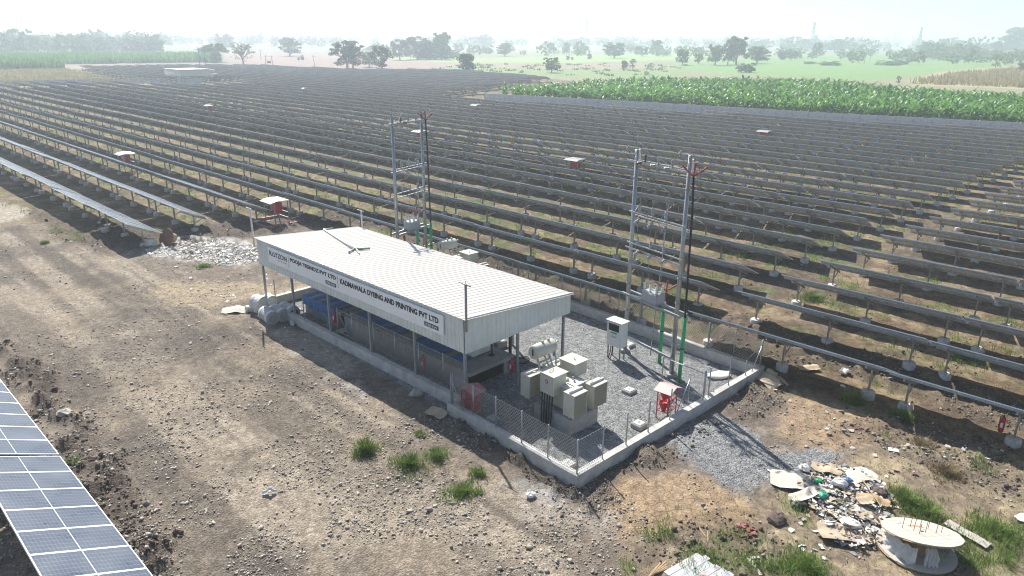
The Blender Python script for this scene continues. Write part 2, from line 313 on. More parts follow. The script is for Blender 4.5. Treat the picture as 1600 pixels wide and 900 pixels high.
def zones(X, Y):
    wx = (fbm(X*.55, Y*.55, 5)-.5)*2.2; wy = (fbm(X*.55, Y*.55, 9)-.5)*2.2
    Xw, Yw = X+wx, Y+wy; R = np.hypot(X, Y)
    n1 = fbm(X*.35, Y*.35, 1); n2 = fbm(X*1.6, Y*1.6, 2); n3 = fbm(X*6, Y*6, 3, 3)
    col = np.empty(X.shape+(3,)); base = np.array((.25, .2, .14)); col[:] = base
    fv = vnoise(X*.004, Y*.006, 21)[..., None]; far = sstep(120, 240, R)[..., None]
    col = col*(1-far)+(np.array((.24, .25, .14))*(1-fv)+np.array((.33, .30, .19))*fv)*far
    def blend(c, w): nonlocal col; col = col*(1-w[..., None])+np.array(c)*w[..., None]
    big = R > 90
    for pts, c in FIELDS:
        w = np.zeros(X.shape); w[big] = sstep(-1, 1, poly_sd(X[big]+wx[big], Y[big]+wy[big], gp(pts))/(.008*R[big]+.5)); blend(c, w*.95)
    u = (X*ROWF.u.x+Y*ROWF.u.y); v = (X*ROWF.v.x+Y*ROWF.v.y)
    sol = sstep(-.8, .8, poly_sd(Xw, Yw, SOLAR_POLY))
    blend((.165, .118, .08), sol)
    straw = sstep(.45, .62, n2)*sol; blend((.34, .26, .17), straw*.6)
    blend((.10, .078, .06), sstep(.50, .66, n1)*sol*.7)
    # greener strips under the tables' low edges
    ph = (v-27.0)/3.9; ph = ph-np.floor(ph); strip = np.exp(-((ph-.32)/.16)**2)
    grass = sol*np.clip(strip*1.1+.15, 0, 1)*sstep(.42, .6, fbm(X*.9, Y*.9, 14))*sstep(5, 40, u+v-18)
    blend((.115, .165, .045), grass*.6)
    dump = sstep(-.6, .6, poly_sd(Xw, Yw, DUMP))
    blend((.24, .19, .135), dump); blend((.40, .33, .21), dump*sstep(.46, .64, n2)*.7)
    g2 = dump*sstep(.54, .68, fbm(X*.8, Y*.8, 17)); blend((.13, .16, .055), g2*.6); grass = np.maximum(grass, g2)
    road = sstep(-.5, .5, poly_sd(Xw, Yw, ROAD))
    tr = sstep(.38, .6, .6*vnoise(v*1.15+wx*.2, u*.035, 31)+.4*vnoise(v*3.1+wx*.2, u*.09, 33)); rut = sstep(.56, .7, vnoise(v*2.2+wx*.15, u*.05, 37))
    blend((.175, .146, .115), road); blend((.34, .285, .22), road*tr*.85); blend((.125, .103, .082), road*rut*.55); blend((.095, .08, .07), road*sstep(.48, .7, n1)*.6); blend((.29, .235, .175), road*sstep(.52, .7, fbm(X*.5, Y*.5, 41))*.55)
    soil = np.clip(1-sol-road-dump, 0, 1)*(R < 60)
    blend((.18, .148, .12), soil*.9); blend((.33, .28, .22), soil*sstep(.5, .7, n2)*.5)
    crack = np.zeros(X.shape)
    near = R < 80; Xn, Yn = Xw[near], Yw[near]
    for poly, c in TANP:
        w = np.zeros(X.shape); w[near] = sstep(-.35, .5, poly_sd(Xn, Yn, poly)+(n2[near]-.5)*1.0); blend(c, w*.85); crack = np.maximum(crack, w)
    dk = np.zeros(X.shape)
    for poly, a in DARK:
        w = np.zeros(X.shape); w[near] = sstep(-.3, .35, poly_sd(Xn, Yn, poly)+(n2[near]-.5)*.9); dk = np.maximum(dk, w*a)
    blend((.095, .075, .06), dk)
    lit = np.zeros(X.shape)
    lit[near] = sstep(-.2, .8, poly_sd(Xn, Yn, gp([(215, 395), (280, 372), (330, 370), (400, 372), (405, 410), (380, 420), (330, 412), (270, 408)])))
    blend((.52, .50, .46), lit*sstep(.42, .58, n3)*.85)
    gm = np.zeros(X.shape); pd = poly_sd(X, Y, PAD); gm = np.maximum(gm, sstep(-.05, .05, pd))
    g2_ = np.zeros(X.shape); g2_[near] = sstep(-.25, .3, poly_sd(Xw[near], Yw[near], GRAVEL2)+(n3[near]-.5)*.8); gm = np.maximum(gm, g2_)
    blend((.235, .24, .24), gm)
    dkp = dk*(1-gm); grass = grass*(1-gm)*(1-road)
    # a few green patches on the roadside
    col *= (.86+.28*n3)[..., None]*(.9+.2*n2)[..., None]
    # heights
    amp = np.where(R < 70, 1, 0)*(1-gm)
    hgt = amp*((n2-.5)*.10+(n3-.5)*.05+(n1-.5)*.12*(1-road*.6)+dkp*(.10*n3+.05)+dkp*sstep(.5, .75, n2)*.24)
    inside = sstep(.0, .25, pd); hgt = hgt*(1-inside)
    hgt = hgt-.06*sstep(40, 70, R)*0
    hgt = hgt+g2_*(R < 60)*.05*(1-inside)
    return col, gm, crack*(1-gm), np.clip(road+dk*.8+dump*.25+soil*.6, 0, 1)*(1-gm), grass, hgt, lit, sol*(1-dk), dk
ang = np.concatenate([np.arange(38, 142.01, .21), np.arange(146, 394, 4.0)]); ang = np.radians(ang); NA = len(ang)
rad = [2.0]
while rad[-1] < 9200:
    r_ = rad[-1]; rad.append(r_*(1.0095 if r_ < 90 else 1.014 if r_ < 420 else 1.05))
rad = np.array(rad); NR = len(rad)
RR, AA = np.meshgrid(rad, ang, indexing='ij'); GX, GY = RR*np.cos(AA), RR*np.sin(AA)
col, gm, ck, st, grs, hg, lit, solm, dkm = zones(GX, GY)
Vg = np.stack([GX, GY, hg], -1).reshape(-1, 3); Vg = np.vstack([Vg, [[0, 0, 0]]])
i0 = (np.arange(NR-1)[:, None]*NA+np.arange(NA)[None, :]); j1 = (np.arange(NA)+1) % NA; i1 = np.arange(NR-1)[:, None]*NA+j1[None, :]
Fg = np.stack([i0, i0+NA, i1+NA, i1], -1).reshape(-1, 4)
def groundmat():
    m = bpy.data.materials.new('ground_soil'); m.use_nodes = True; N = m.node_tree.nodes; L = m.node_tree.links; b = N['Principled BSDF']; b.inputs['Roughness'].default_value = .92; b.inputs['Specular IOR Level'].default_value = .2
    def at(n): a = N.new('ShaderNodeAttribute'); a.attribute_name = n; return a
    def math_(op, a, b_=None, c=None):
        x = N.new('ShaderNodeMath'); x.operation = op
        for i, q in enumerate((a, b_, c)):
            if q is None: continue
            if isinstance(q, (int, float)): x.inputs[i].default_value = q
            else: L.new(q, x.inputs[i])
        return x.outputs[0]
    ge = N.new('ShaderNodeNewGeometry'); P = ge.outputs['Position']
    c = at('soil_colour').outputs['Color']; gmk = at('gravel').outputs['Fac']; stn = at('stony').outputs['Fac']; ckk = at('cracked').outputs['Fac']
    v1 = N.new('ShaderNodeTexVoronoi'); v1.inputs['Scale'].default_value = 19; L.new(P, v1.inputs['Vector'])
    v2 = N.new('ShaderNodeTexVoronoi'); v2.inputs['Scale'].default_value = 6.5; L.new(P, v2.inputs['Vector'])
    def bright(v, lo, hi):
        s_ = N.new('ShaderNodeSeparateColor'); L.new(v.outputs['Color'], s_.inputs[0]); r = N.new('ShaderNodeMapRange'); r.inputs[3].default_value = lo; r.inputs[4].default_value = hi; L.new(s_.outputs[0], r.inputs[0]); return r.outputs[0]
    b1 = bright(v1, .62, 1.38); b2 = bright(v2, .78, 1.22)
    nz = N.new('ShaderNodeTexNoise'); nz.inputs['Scale'].default_value = 22; nz.inputs['Detail'].default_value = 7; nz.inputs['Roughness'].default_value = .75; L.new(P, nz.inputs['Vector'])
    nm = N.new('ShaderNodeMapRange'); nm.inputs[1].default_value = .3; nm.inputs[2].default_value = .7; nm.inputs[3].default_value = .68; nm.inputs[4].default_value = 1.36; L.new(nz.outputs[0], nm.inputs[0])
    sc = math_('MULTIPLY', b1, b2)
    w = math_('MAXIMUM', gmk, math_('MULTIPLY', stn, .75))
    f = math_('ADD', math_('MULTIPLY', math_('SUBTRACT', sc, 1.0), w), 1.0)
    f = math_('MULTIPLY', f, nm.outputs[0])
    n3 = N.new('ShaderNodeTexNoise'); n3.inputs['Scale'].default_value = 3.2; n3.inputs['Detail'].default_value = 9; n3.inputs['Roughness'].default_value = .72; n3.inputs['Distortion'].default_value = .6; L.new(P, n3.inputs['Vector'])
    m3 = N.new('ShaderNodeMapRange'); m3.inputs[1].default_value = .36; m3.inputs[2].default_value = .64; m3.inputs[3].default_value = .55; m3.inputs[4].default_value = 1.32; L.new(n3.outputs[0], m3.inputs[0])
    soft = math_('ADD', math_('MULTIPLY', math_('SUBTRACT', m3.outputs[0], 1.0), math_('SUBTRACT', 1.0, math_('MULTIPLY', w, .7))), 1.0); f = math_('MULTIPLY', f, soft)
    vc = N.new('ShaderNodeTexVoronoi'); vc.feature = 'DISTANCE_TO_EDGE'; vc.inputs['Scale'].default_value = 2.6
    nd = N.new('ShaderNodeTexNoise'); nd.inputs['Scale'].default_value = 3; L.new(P, nd.inputs['Vector']); mv = N.new('ShaderNodeVectorMath'); mv.operation = 'MULTIPLY_ADD'; mv.inputs[1].default_value = (.35, .35, .35); L.new(nd.outputs['Color'], mv.inputs[0]); L.new(P, mv.inputs[2]); L.new(mv.outputs[0], vc.inputs['Vector'])
    cl = math_('LESS_THAN', vc.outputs['Distance'], .016); cf = math_('SUBTRACT', 1.0, math_('MULTIPLY', math_('MULTIPLY', cl, ckk), .4)); f = math_('MULTIPLY', f, cf)
    mxn = N.new('ShaderNodeMixRGB'); mxn.blend_type = 'MULTIPLY'; mxn.inputs[0].default_value = 1; L.new(c, mxn.inputs[1])
    cc = N.new('ShaderNodeCombineColor'); [L.new(f, cc.inputs[i]) for i in range(3)]; L.new(cc.outputs[0], mxn.inputs[2]); L.new(mxn.outputs[0], b.inputs['Base Color'])
    hh = math_('ADD', math_('MULTIPLY', math_('SUBTRACT', 1.0, v1.outputs['Distance']), math_('MULTIPLY', w, .9)), math_('MULTIPLY', nz.outputs[0], .8))
    hh = math_('SUBTRACT', hh, math_('MULTIPLY', cl, ckk))
    bp = N.new('ShaderNodeBump'); bp.inputs['Strength'].default_value = .9; bp.inputs['Distance'].default_value = .045; L.new(hh, bp.inputs['Height']); L.new(bp.outputs[0], b.inputs['Normal']); return m
gme = np_mesh('ground', Vg, Fg, groundmat(), smooth=True)
_k = NA*(NR)  # centre fan
ca = gme.color_attributes.new('soil_colour', 'FLOAT_COLOR', 'POINT')
cf = np.ones((len(Vg), 4), np.float32); cf[:-1, :3] = col.reshape(-1, 3); ca.data.foreach_set('color', cf.ravel())
for nm_, ar in (('gravel', gm), ('stony', st), ('cracked', ck)):
    a_ = gme.attributes.new(nm_, 'FLOAT', 'POINT'); z_ = np.zeros(len(Vg), np.float32); z_[:-1] = ar.ravel(); a_.data.foreach_set('value', z_)
tag(link('ground', gme), kind='structure')
def zone_at(X, Y): return zones(np.asarray(X, float), np.asarray(Y, float))
# ------------------------------------------------------------------ scatter: stones, clods, grass (uncountable)
def rand_rot(n):
    q = RNG.normal(size=(n, 4)); q /= np.linalg.norm(q, axis=1)[:, None]; a, b, c, d = q.T
    return np.stack([1-2*(c*c+d*d), 2*(b*c-a*d), 2*(b*d+a*c), 2*(b*c+a*d), 1-2*(b*b+d*d), 2*(c*d-a*b), 2*(b*d-a*c), 2*(c*d+a*b), 1-2*(b*b+c*c)], -1).reshape(-1, 3, 3)
OCT = np.array([(1, 0, 0), (0, 1, 0), (-1, 0, 0), (0, -1, 0), (0, 0, 1), (0, 0, -1)], float)
OCTF = np.array([(0, 1, 4), (1, 2, 4), (2, 3, 4), (3, 0, 4), (1, 0, 5), (2, 1, 5), (3, 2, 5), (0, 3, 5)])
CUBV = np.array([(-1, -1, -1), (1, -1, -1), (1, 1, -1), (-1, 1, -1), (-1, -1, 1), (1, -1, 1), (1, 1, 1), (-1, 1, 1)], float)*.62
CUBF = np.array([(0, 2, 1), (0, 3, 2), (4, 5, 6), (4, 6, 7), (0, 1, 5), (0, 5, 4), (1, 2, 6), (1, 6, 5), (2, 3, 7), (2, 7, 6), (3, 0, 4), (3, 4, 7)])
def stones(name, P, size, mats, midx, lo=.5, flat=False):
    n = len(P); V = CUBV[None]*(1+.62*RNG.uniform(-1, 1, (n, 8, 3))); V = V*(size[:, None, None]*RNG.uniform(lo, 1.2, (n, 1, 3)))
    if flat:
        V[..., 2] *= .55; a = RNG.uniform(0, 2*pi, n); c_, s_ = np.cos(a), np.sin(a); tx, ty = RNG.normal(0, .22, n), RNG.normal(0, .22, n)
        V[..., 2] += V[..., 0]*tx[:, None]+V[..., 1]*ty[:, None]
        V = np.stack([V[..., 0]*c_[:, None]-V[..., 1]*s_[:, None], V[..., 0]*s_[:, None]+V[..., 1]*c_[:, None], V[..., 2]], -1)+P[:, None, :]
    else: V = np.einsum('nij,nkj->nki', rand_rot(n), V)+P[:, None, :]
    F = CUBF[None]+(np.arange(n)*8)[:, None, None]
    return tag(link(name, np_mesh(name, V.reshape(-1, 3), F.reshape(-1, 3), mats, np.repeat(midx, 12))), kind='stuff')
def sample(n, px0, px1, py0, py1, fn, power=1.0):      # random ground points inside the part of the place in view
    xs = RNG.uniform(px0, px1, n); ys = py0+(py1-py0)*RNG.uniform(0, 1, n)**power
    d = np.array(fw)*FPX+np.outer(xs-800, np.array(R2))-np.outer(ys-450, np.array(U2)); t = -CAMH/d[:, 2]; X, Y = d[:, 0]*t, d[:, 1]*t
    z = zone_at(X, Y); p = fn(X, Y, z); k = RNG.uniform(size=n) < p; return X[k], Y[k], z[5][k]
NST = 130000
X, Y, Z = sample(NST, -150, 1750, 300, 1050, lambda X, Y, z: np.clip(z[3]*.9, 0, 1)*sstep(.38, .62, fbm(X*.45, Y*.45, 51)))
sz = RNG.gamma(1.6, .011, len(X))+.010; sz = np.minimum(sz, .11)
stones('road_stones', np.stack([X, Y, Z+sz*.25], -1), sz, [M['rock'], M['rocklt'], M['rockdk']], RNG.choice(3, len(X), p=[.50, .45, .05]), .5, True)
X, Y, Z = sample(90000, -100, 1700, 300, 950, lambda X, Y, z: np.maximum(z[8]*.8, (z[7] > .5)*.10*sstep(.5, .6, fbm(X*.6, Y*.6, 61))))
sz = RNG.gamma(1.6, .015, len(X))+.014; sz = np.minimum(sz, .12)
stones('soil_clods', np.stack([X, Y, Z+sz*.2], -1), sz, [M['rockdk'], M['rock']], RNG.choice(2, len(X), p=[.85, .15]))
X, Y, Z = sample(14000, 650, 1400, 430, 800, lambda X, Y, z: z[1])
sz = RNG.uniform(.010, .022, len(X)); 
GRV = mat('grey_chipping', (.25, .255, .26), .85, 0, .35, 30)
stones('gravel_chips', np.stack([X, Y, Z+sz*.3], -1), sz, [GRV], np.zeros(len(X), int), .8)
def blades(P, n_per, spread, h, w, lean=.5):
    m = len(P)*n_per; B = np.repeat(P, n_per, 0).astype(float); a = RNG.uniform(0, 2*pi, m); r = np.repeat(spread, n_per)*np.sqrt(RNG.uniform(0, 1, m))
    B[:, 0] += np.cos(a)*r; B[:, 1] += np.sin(a)*r; hh = np.repeat(h, n_per)*RNG.uniform(.5, 1.15, m); ww = np.repeat(w, n_per)
    a2 = a+RNG.normal(0, .8, m); ln = hh*lean*RNG.uniform(.2, 1.3, m); dx, dy = np.cos(a2)*ln, np.sin(a2)*ln; sx, sy = -np.sin(a2)*ww, np.cos(a2)*ww
    p0 = B+np.stack([-sx, -sy, -.02+0*sx], -1); p1 = B+np.stack([sx, sy, -.02+0*sx], -1)
    m0 = B+np.stack([dx*.35-sx*.8, dy*.35-sy*.8, hh*.6], -1); m1 = B+np.stack([dx*.35+sx*.8, dy*.35+sy*.8, hh*.6], -1); tp = B+np.stack([dx, dy, hh], -1)
    V = np.stack([p0, p1, m1, m0, tp], 1).reshape(-1, 3); o = (np.arange(m)*5)[:, None]
    F = np.concatenate([o+np.array([[0, 1, 2]]), o+np.array([[0, 2, 3]]), o+np.array([[3, 2, 4]])], 1).reshape(-1, 3); return V, F
def grass_stuff(name, P, n_per, spread, h, w, m_, lean=.6):
    V, F = blades(P, n_per, spread, h, w, lean); return tag(link(name, np_mesh(name, V, F, m_)), kind='stuff')
X, Y, Z = sample(52000, -100, 1700, 150, 900, lambda X, Y, z: np.clip(z[4]-.2, 0, 1)*.5, .8)
R_ = np.hypot(X, Y); q = np.clip(R_/30, 1, 5)
grass_stuff('grass_cover', np.stack([X, Y, Z], -1), 10, .20*np.sqrt(q), RNG.uniform(.12, .36, len(X)), .007*q, LEAF['grass'])
X, Y, Z = sample(70000, -100, 1700, 200, 930, lambda X, Y, z: np.clip((z[7]+(z[3] < .4)*(1-z[1])*.6)*.16, 0, 1)*(z[1] < .1)*(z[8] < .4), .8)
R_ = np.hypot(X, Y); q = np.clip(R_/30, 1, 4)
grass_stuff('dry_grass_cover', np.stack([X, Y, Z], -1), 6, .22*np.sqrt(q), RNG.uniform(.04, .12, len(X)), .006*q, LEAF['straw'], 1.6)
# ---- single grass clumps that stand out
def clump(px, py, r, h, n, label, m_='grass', squash=1.0):
    p = G(px, py); pts = []
    for _ in range(n):
        a = random.uniform(0, 2*pi); k = min(1.5, abs(random.gauss(0, .62)))*r; pts.append((cos(a)*k*squash, sin(a)*k, 0))
    V, F = blades(np.array(pts), 14, np.full(n, .09), np.full(n, h)*np.clip(1.25-np.array([hypot(q_[0], q_[1]) for q_ in pts])/r*.75, .25, 1.2)*RNG.uniform(.7, 1.1, n), np.full(n, .008), .9)
    o = link('grass_clump', np_mesh('grass_clump', V, F, [LEAF[m_], LEAF['straw']], np.repeat((RNG.uniform(size=len(F)//3) < .14).astype(int), 3) if len(F) % 3 == 0 else None), None, (p.x, p.y, .0)); tag(o, label, 'grass clump', 'green grass clumps on the open dirt')
for a in [(573, 706, .42, .42, 60, 'tall upright green grass clump on the gravel road, leftmost of the clumps beside the compound'), (640, 728, .7, .3, 90, 'wide low green grass clump in the middle of the roadside clumps', 'grass', 1.3),
          (682, 716, .5, .28, 50, 'ragged grass patch touching the wide low clump on its right'), (722, 770, .62, .22, 80, 'low spreading green grass clump nearest the camera beside the road', 'grass', 1.3),
          (748, 742, .35, .2, 30, 'small thin grass tuft near the compound wall corner'), (318, 417, .5, .2, 40, 'small bright green grass tuft below the white litter by the rows'), (655, 681, .3, .14, 20, 'tiny flat green grass tuft behind the roadside clumps'),
          (112, 728, .3, .3, 40, 'green grass tuft by the edge of the nearest solar table'), (1333, 630, .5, .45, 60, 'tall dark green grass clump beside a footing right of the compound'), (1407, 655, .5, .4, 50, 'yellowish green grass clump below the second footing right of the compound'),
          (1415, 785, .8, .3, 110, 'bright green grass clump behind the upper flange of the wooden spool'), (1265, 890, .8, .24, 110, 'bright green grass clump at the bottom edge near the rubbish'), (1555, 830, 1.0, .24, 120, 'broad green grass clump right of the wooden spool'),
          (1450, 805, .5, .3, 60, 'green grass clump just right of the spool rods'), (1270, 468, .9, .35, 110, 'round green grass bush between the second and third rows right of the gap'), (1220, 410, .8, .3, 70, 'green grass clump near the gap between the table blocks'),
          (1325, 505, 1., .25, 60, 'dull green grass patch below the second row on the right'), (415, 392, .4, .3, 30, 'green grass tuft at the left end of the shed'), (70, 380, .3, .2, 26, 'grass tuft at the road edge by the first table row'), (250, 361, .6, .3, 60, 'bright grass clump at the end of the first row'),
          (1160, 400, .8, .3, 60, 'green grass clump under the third row right of the tall poles'), (1505, 560, .9, .3, 90, 'green grass clump under the right hand tables'), (1480, 740, .8, .25, 70, 'yellow green grass patch beside the white strip', 'straw'), (1440, 700, .7, .3, 70, 'pale dry grass patch on the brown dirt', 'straw')]:
    clump(*a)

# ================================================================== SOLAR TABLES
TILT = radians(24.5); MODW, MODL, PITCHM, NMOD = 1.128, 2.2, 1.14, 7; ZC = 1.29; TL = NMOD*PITCHM
def module_mesh():
    mb = MB(); L2, W2, t = MODL/2, MODW/2, .0175
    mb.mat(0).box(-L2, -W2, -t, L2, -W2+.03, t).box(-L2, W2-.03, -t, L2, W2, t).box(-L2, -W2+.03, -t, -L2+.03, W2-.03, t).box(L2-.03, -W2+.03, -t, L2, W2-.03, t)
    gl = len(mb.f); mb.mat(1).add([(-L2+.03, -W2+.03, t-.004), (L2-.03, -W2+.03, t-.004), (L2-.03, W2-.03, t-.004), (-L2+.03, W2-.03, t-.004)], [(0, 1, 2, 3)])
    mb.mat(2).add([(-L2+.03, -W2+.03, t-.012), (L2-.03, -W2+.03, t-.012), (L2-.03, W2-.03, t-.012), (-L2+.03, W2-.03, t-.012)], [(3, 2, 1, 0)])
    mb.mat(3).box(-.05, -.04, -.012, .05, .04, .004)
    me = mb.mesh('module', [M['alu'], M['cell'], M['back'], M['black']]); uv = me.uv_layers.new(name='UVMap')
    ls = me.polygons[gl].loop_start
    for i, c_ in enumerate(((0, 0), (1, 0), (1, 1), (0, 1))): uv.data[ls+i].uv = c_
    return me
MOD = module_mesh(); ROT = (0, TILT, 0); TM = Matrix.Rotation(TILT, 4, 'Y')
def on_tilt(s_, y, dz): p = TM @ Vector((s_, y, dz)); return (p.x, p.y, p.z+ZC)
POST_Y = [TL/2-.6, 0, -TL/2+.6]
post_me = MB().box(-.05, -.03, 0, -.042, .03, 1.17).box(.042, -.03, 0, .05, .03, 1.17).box(-.042, -.03, 0, .042, -.022, 1.17).mesh('post', M['galv'])
foot_me = MB().lathe([(.25, -.1), (.25, .22), (.23, .30), (.16, .31)], 14).mesh('footing', M['foot'], False)
raft_me = MB().box(-.95, -.025, -.05, .95, .025, .05).mesh('rafter', M['galv'])
purl_me = MB().box(-.03, -TL/2, -.04, .03, TL/2, .04).mesh('purlin', M['galv'])
brace_me = MB().bar((.04, 0, .62), (.62, 0, .92), .035).mesh('brace', M['galv'])
def table(u, v, label, skip=()):                       # v: row of posts, u: middle of the table
    t = thing('solar_table', label, 'solar table', ROWF.w(u, v), ROWF.rz, 'solar panel tables standing in rows')
    t.location.z = random.uniform(-.05, .025); t.rotation_euler.x = random.gauss(0, .0022); t.rotation_euler.y = random.gauss(0, .012)
    for i in range(NMOD):
        link('module', MOD, t, on_tilt(0, -TL/2+PITCHM*(i+.5), .07), ROT)
    for s_ in (-.55, .55): link('purlin', purl_me, t, on_tilt(s_, 0, .01), ROT)
    for y in POST_Y:
        link('post', post_me, t, (0, y, 0)); link('footing', foot_me, t, (0, y, 0)); link('rafter', raft_me, t, on_tilt(0, y, -.082), ROT); link('brace', brace_me, t, (0, y, 0))
    return t
def simple_table(mods=True):
    mb = MB(); L2, t = MODL/2, .0175; uvs = []
    for i in range(NMOD):
        y0 = -TL/2+PITCHM*i+.006; y1 = y0+MODW; q = [Vector(on_tilt(a, b, .07+c)) for a, b, c in ((-L2, y0, t), (L2, y0, t), (L2, y1, t), (-L2, y1, t), (-L2, y0, -t), (L2, y0, -t), (L2, y1, -t), (-L2, y1, -t))]
        mb.mat(1).add(q[:4], [(0, 1, 2, 3)]); mb.mat(2).add(q[4:], [(3, 2, 1, 0)])
        mb.mat(0).add(q, [(4, 5, 1, 0), (5, 6, 2, 1), (6, 7, 3, 2), (7, 4, 0, 3)])
    for s_ in (-.55, .55): mb.mat(3).bar(on_tilt(s_, -TL/2, .01), on_tilt(s_, TL/2, .01), .06, .08)
    for y in POST_Y:
        mb.mat(3).box(-.05, y-.03, 0, .05, y+.03, 1.17); mb.bar(on_tilt(-.95, y, -.082), on_tilt(.95, y, -.082), .05, .1); mb.mat(4).box(-.21, y-.21, -.05, .21, y+.21, .29)
    return mb
_sm = simple_table(); SIMPLE = _sm.mesh('solar_table', [M['alu'], M['cell'], M['back'], M['galv'], M['foot']])
uvl = SIMPLE.uv_layers.new(name='UVMap')
for p in SIMPLE.polygons:
    if p.material_index == 1:
        for k, c_ in enumerate(((0, 0), (1, 0), (1, 1), (0, 1))): uvl.data[p.loop_start+k].uv = c_
ORD = ['first', 'second', 'third', 'fourth', 'fifth', 'sixth', 'seventh', 'eighth', 'ninth', 'tenth', 'eleventh', 'twelfth', 'thirteenth', 'fourteenth', 'fifteenth', 'sixteenth', 'seventeenth', 'eighteenth', 'nineteenth', 'twentieth']
def ordw(n): return ORD[n] if n < 20 else 'twenty-'+ORD[n-20] if n < 29 else 'thirtieth' if n == 29 else 'thirty-'+ORD[n-30] if n < 39 else 'far'
ROWV = [27.0, 30.9, 34.8, 38.7, 42.5, 46.4, 50.2]
while ROWV[-1] < 189: ROWV.append(ROWV[-1]+3.92)
def inside(u, v):
    p = ROWF.w(u, v); return poly_sd(np.array([p.x]), np.array([p.y]), SOLAR_POLY)[0]
FARSHED = G(300, 134)
cands = []
for k, v in enumerate(ROWV):
    uR = 14.7-.073*(v-26.2) if v < 60 else 12.3-.05*(v-60); uL = 17.0 if k == 0 else 16.3-.045*(v-30)
    for side, u0, dr in (('right', uR, -1), ('left', uL, 1)):
        for j in range(60):
            a = u0+dr*(TL+.12)*j; m = a+dr*TL/2
            if min(inside(m-TL/2, v), inside(m+TL/2, v)) < (6.5 if v > 95 else 1.2): 
                if j > 0 and inside(m, v) < 0 and abs(m) > 330: break
                continue
            P0 = ROWF.w(m, v)
            if P0.y < 3: continue
            px = PR(P0.x, P0.y, 1)[0]; q0 = ROWF.w(m-TL/2, v); q1 = ROWF.w(m+TL/2, v); xs = [PR(q.x, q.y, 1)[0] if q.y > 2 else 9999 for q in (q0, q1)]
            if min(xs) > 1720 or max(xs) < -120: continue
            if (P0-FARSHED).length < 15: continue
            D = (P0-CPOS).length
            lab = '%s table %s of the gap, %s panel row behind the compound' % (ordw(j), side, ordw(k))
            cands.append((D, m, v, lab))
for k, (v, ustart) in enumerate(((15.35, 47.2), (19.25, 48.6), (23.35, 47.7))):
    for j in range(26):
        m = ustart+(TL+.12)*j+TL/2; P0 = ROWF.w(m, v); q0 = ROWF.w(m-TL/2, v)
        if PR(q0.x, q0.y, 1)[0] < -150 or inside(m+4, v) < .5: continue
        cands.append(((P0-CPOS).length*.6, m, v, '%s table from the road end, %s panel row left of the compound' % (ordw(j), ('nearest', 'second', 'third')[k])))
for j in range(3):
    m = 22.78-TL/2-.06+(TL+.12)*(j-0); cands.append((0, m, 2.93, ['solar table filling the bottom left corner, seen from its glass face', 'solar table at the left edge, joined above the bottom left one', 'solar table farthest up the left edge in the near row'][j]))
cands.sort(key=lambda c_: c_[0])
NFULL, NIND = 115, 300
far = []
for i, (D, u, v, lab) in enumerate(cands):
    if i < NFULL: table(u, v, lab)
    elif i < NIND:
        o = link('solar_table', SIMPLE, None, ROWF.w(u, v, random.uniform(-.06, .03)), (random.gauss(0, .0025), random.gauss(0, .015), ROWF.rz)); tag(o, lab, 'solar table', 'solar panel tables standing in rows')
    else: far.append((u, v))
print('tables', len(cands), 'far', len(far))
sv = np.array(_sm.v); sf = [np.array(f) for f in _sm.f]; SF4 = np.array([f for f in sf if len(f) == 4]); SM4 = np.array(_sm.m)
Vs = []; c0, s0 = cos(ROWF.rz), sin(ROWF.rz); Rm = np.array([[c0, s0, 0], [-s0, c0, 0], [0, 0, 1]])
loc = np.array([tuple(ROWF.w(u, v, random.uniform(-.1, .06))) for u, v in far]); VV = (sv @ Rm)[None]+loc[:, None]; FF = SF4[None]+(np.arange(len(far))*len(sv))[:, None, None]
fm = np_mesh('distant_solar_tables', VV.reshape(-1, 3), FF.reshape(-1, 4), [M['alu'], M['cell'], M['back'], M['galv'], M['foot']], np.tile(SM4, len(far)))
fu = fm.uv_layers.new(name='UVMap'); uvp = np.tile(np.array([(0, 0), (1, 0), (1, 1), (0, 1)], np.float32), (len(SF4)*len(far), 1)); fu.data.foreach_set('uv', uvp.ravel())
tag(link('distant_solar_tables', fm), kind='stuff')

# ================================================================== COMPOUND WALLS
def wallseg(name, label, p0, p1, th, h, side, parent=None):   # p0->p1 outer line; side: unit offset to inner
    a = Vector(p0); b = Vector(p1); d = (b-a); n = max(1, round(d.length/2.4)); t = thing('boundary_wall', label, 'low wall'); s_ = Vector(side).normalized()*th
    for i in range(n):
        q0 = a+d*(i/n); q1 = a+d*((i+1)/n); g_ = d.normalized()*.003; q0 = q0+(g_ if i else g_*0); q1 = q1-g_; zt = h+random.uniform(-.008, .008)
        m_ = MB(); off = s_; lo = -.25
        vs = [q0+Vector((0, 0, lo)), q1+Vector((0, 0, lo)), q1+off+Vector((0, 0, lo)), q0+off+Vector((0, 0, lo)), q0+Vector((0, 0, zt)), q1+Vector((0, 0, zt)), q1+off+Vector((0, 0, zt)), q0+off+Vector((0, 0, zt))]
        fl = [(3, 2, 1, 0), (4, 5, 6, 7), (0, 1, 5, 4), (1, 2, 6, 5), (2, 3, 7, 6), (3, 0, 4, 7)]
        if (d.cross(s_)).z < 0: fl = [f[::-1] for f in fl]
        m_.add(vs, fl); m_.build('wall_bay', M['conc_lt'], t)
    return t
WT, WH = .24, .46
cu, cv = CF.u, CF.v
wallseg('w', 'low concrete wall on the near right side, running away from the front corner', CF.w(0, 0), CF.w(0, 11.3), WT, WH, cu)
wallseg('w', 'low concrete wall at the front, from the nearest corner to the jog by the red bucket stand', CF.w(.243, 0), CF.w(6.25, 0), WT, WH, cv)
wallseg('w', 'short concrete wall at the jog beside the front red bucket stand', CF.w(6.013, .243), CF.w(6.013, .6), .24, WH-.004, cu)
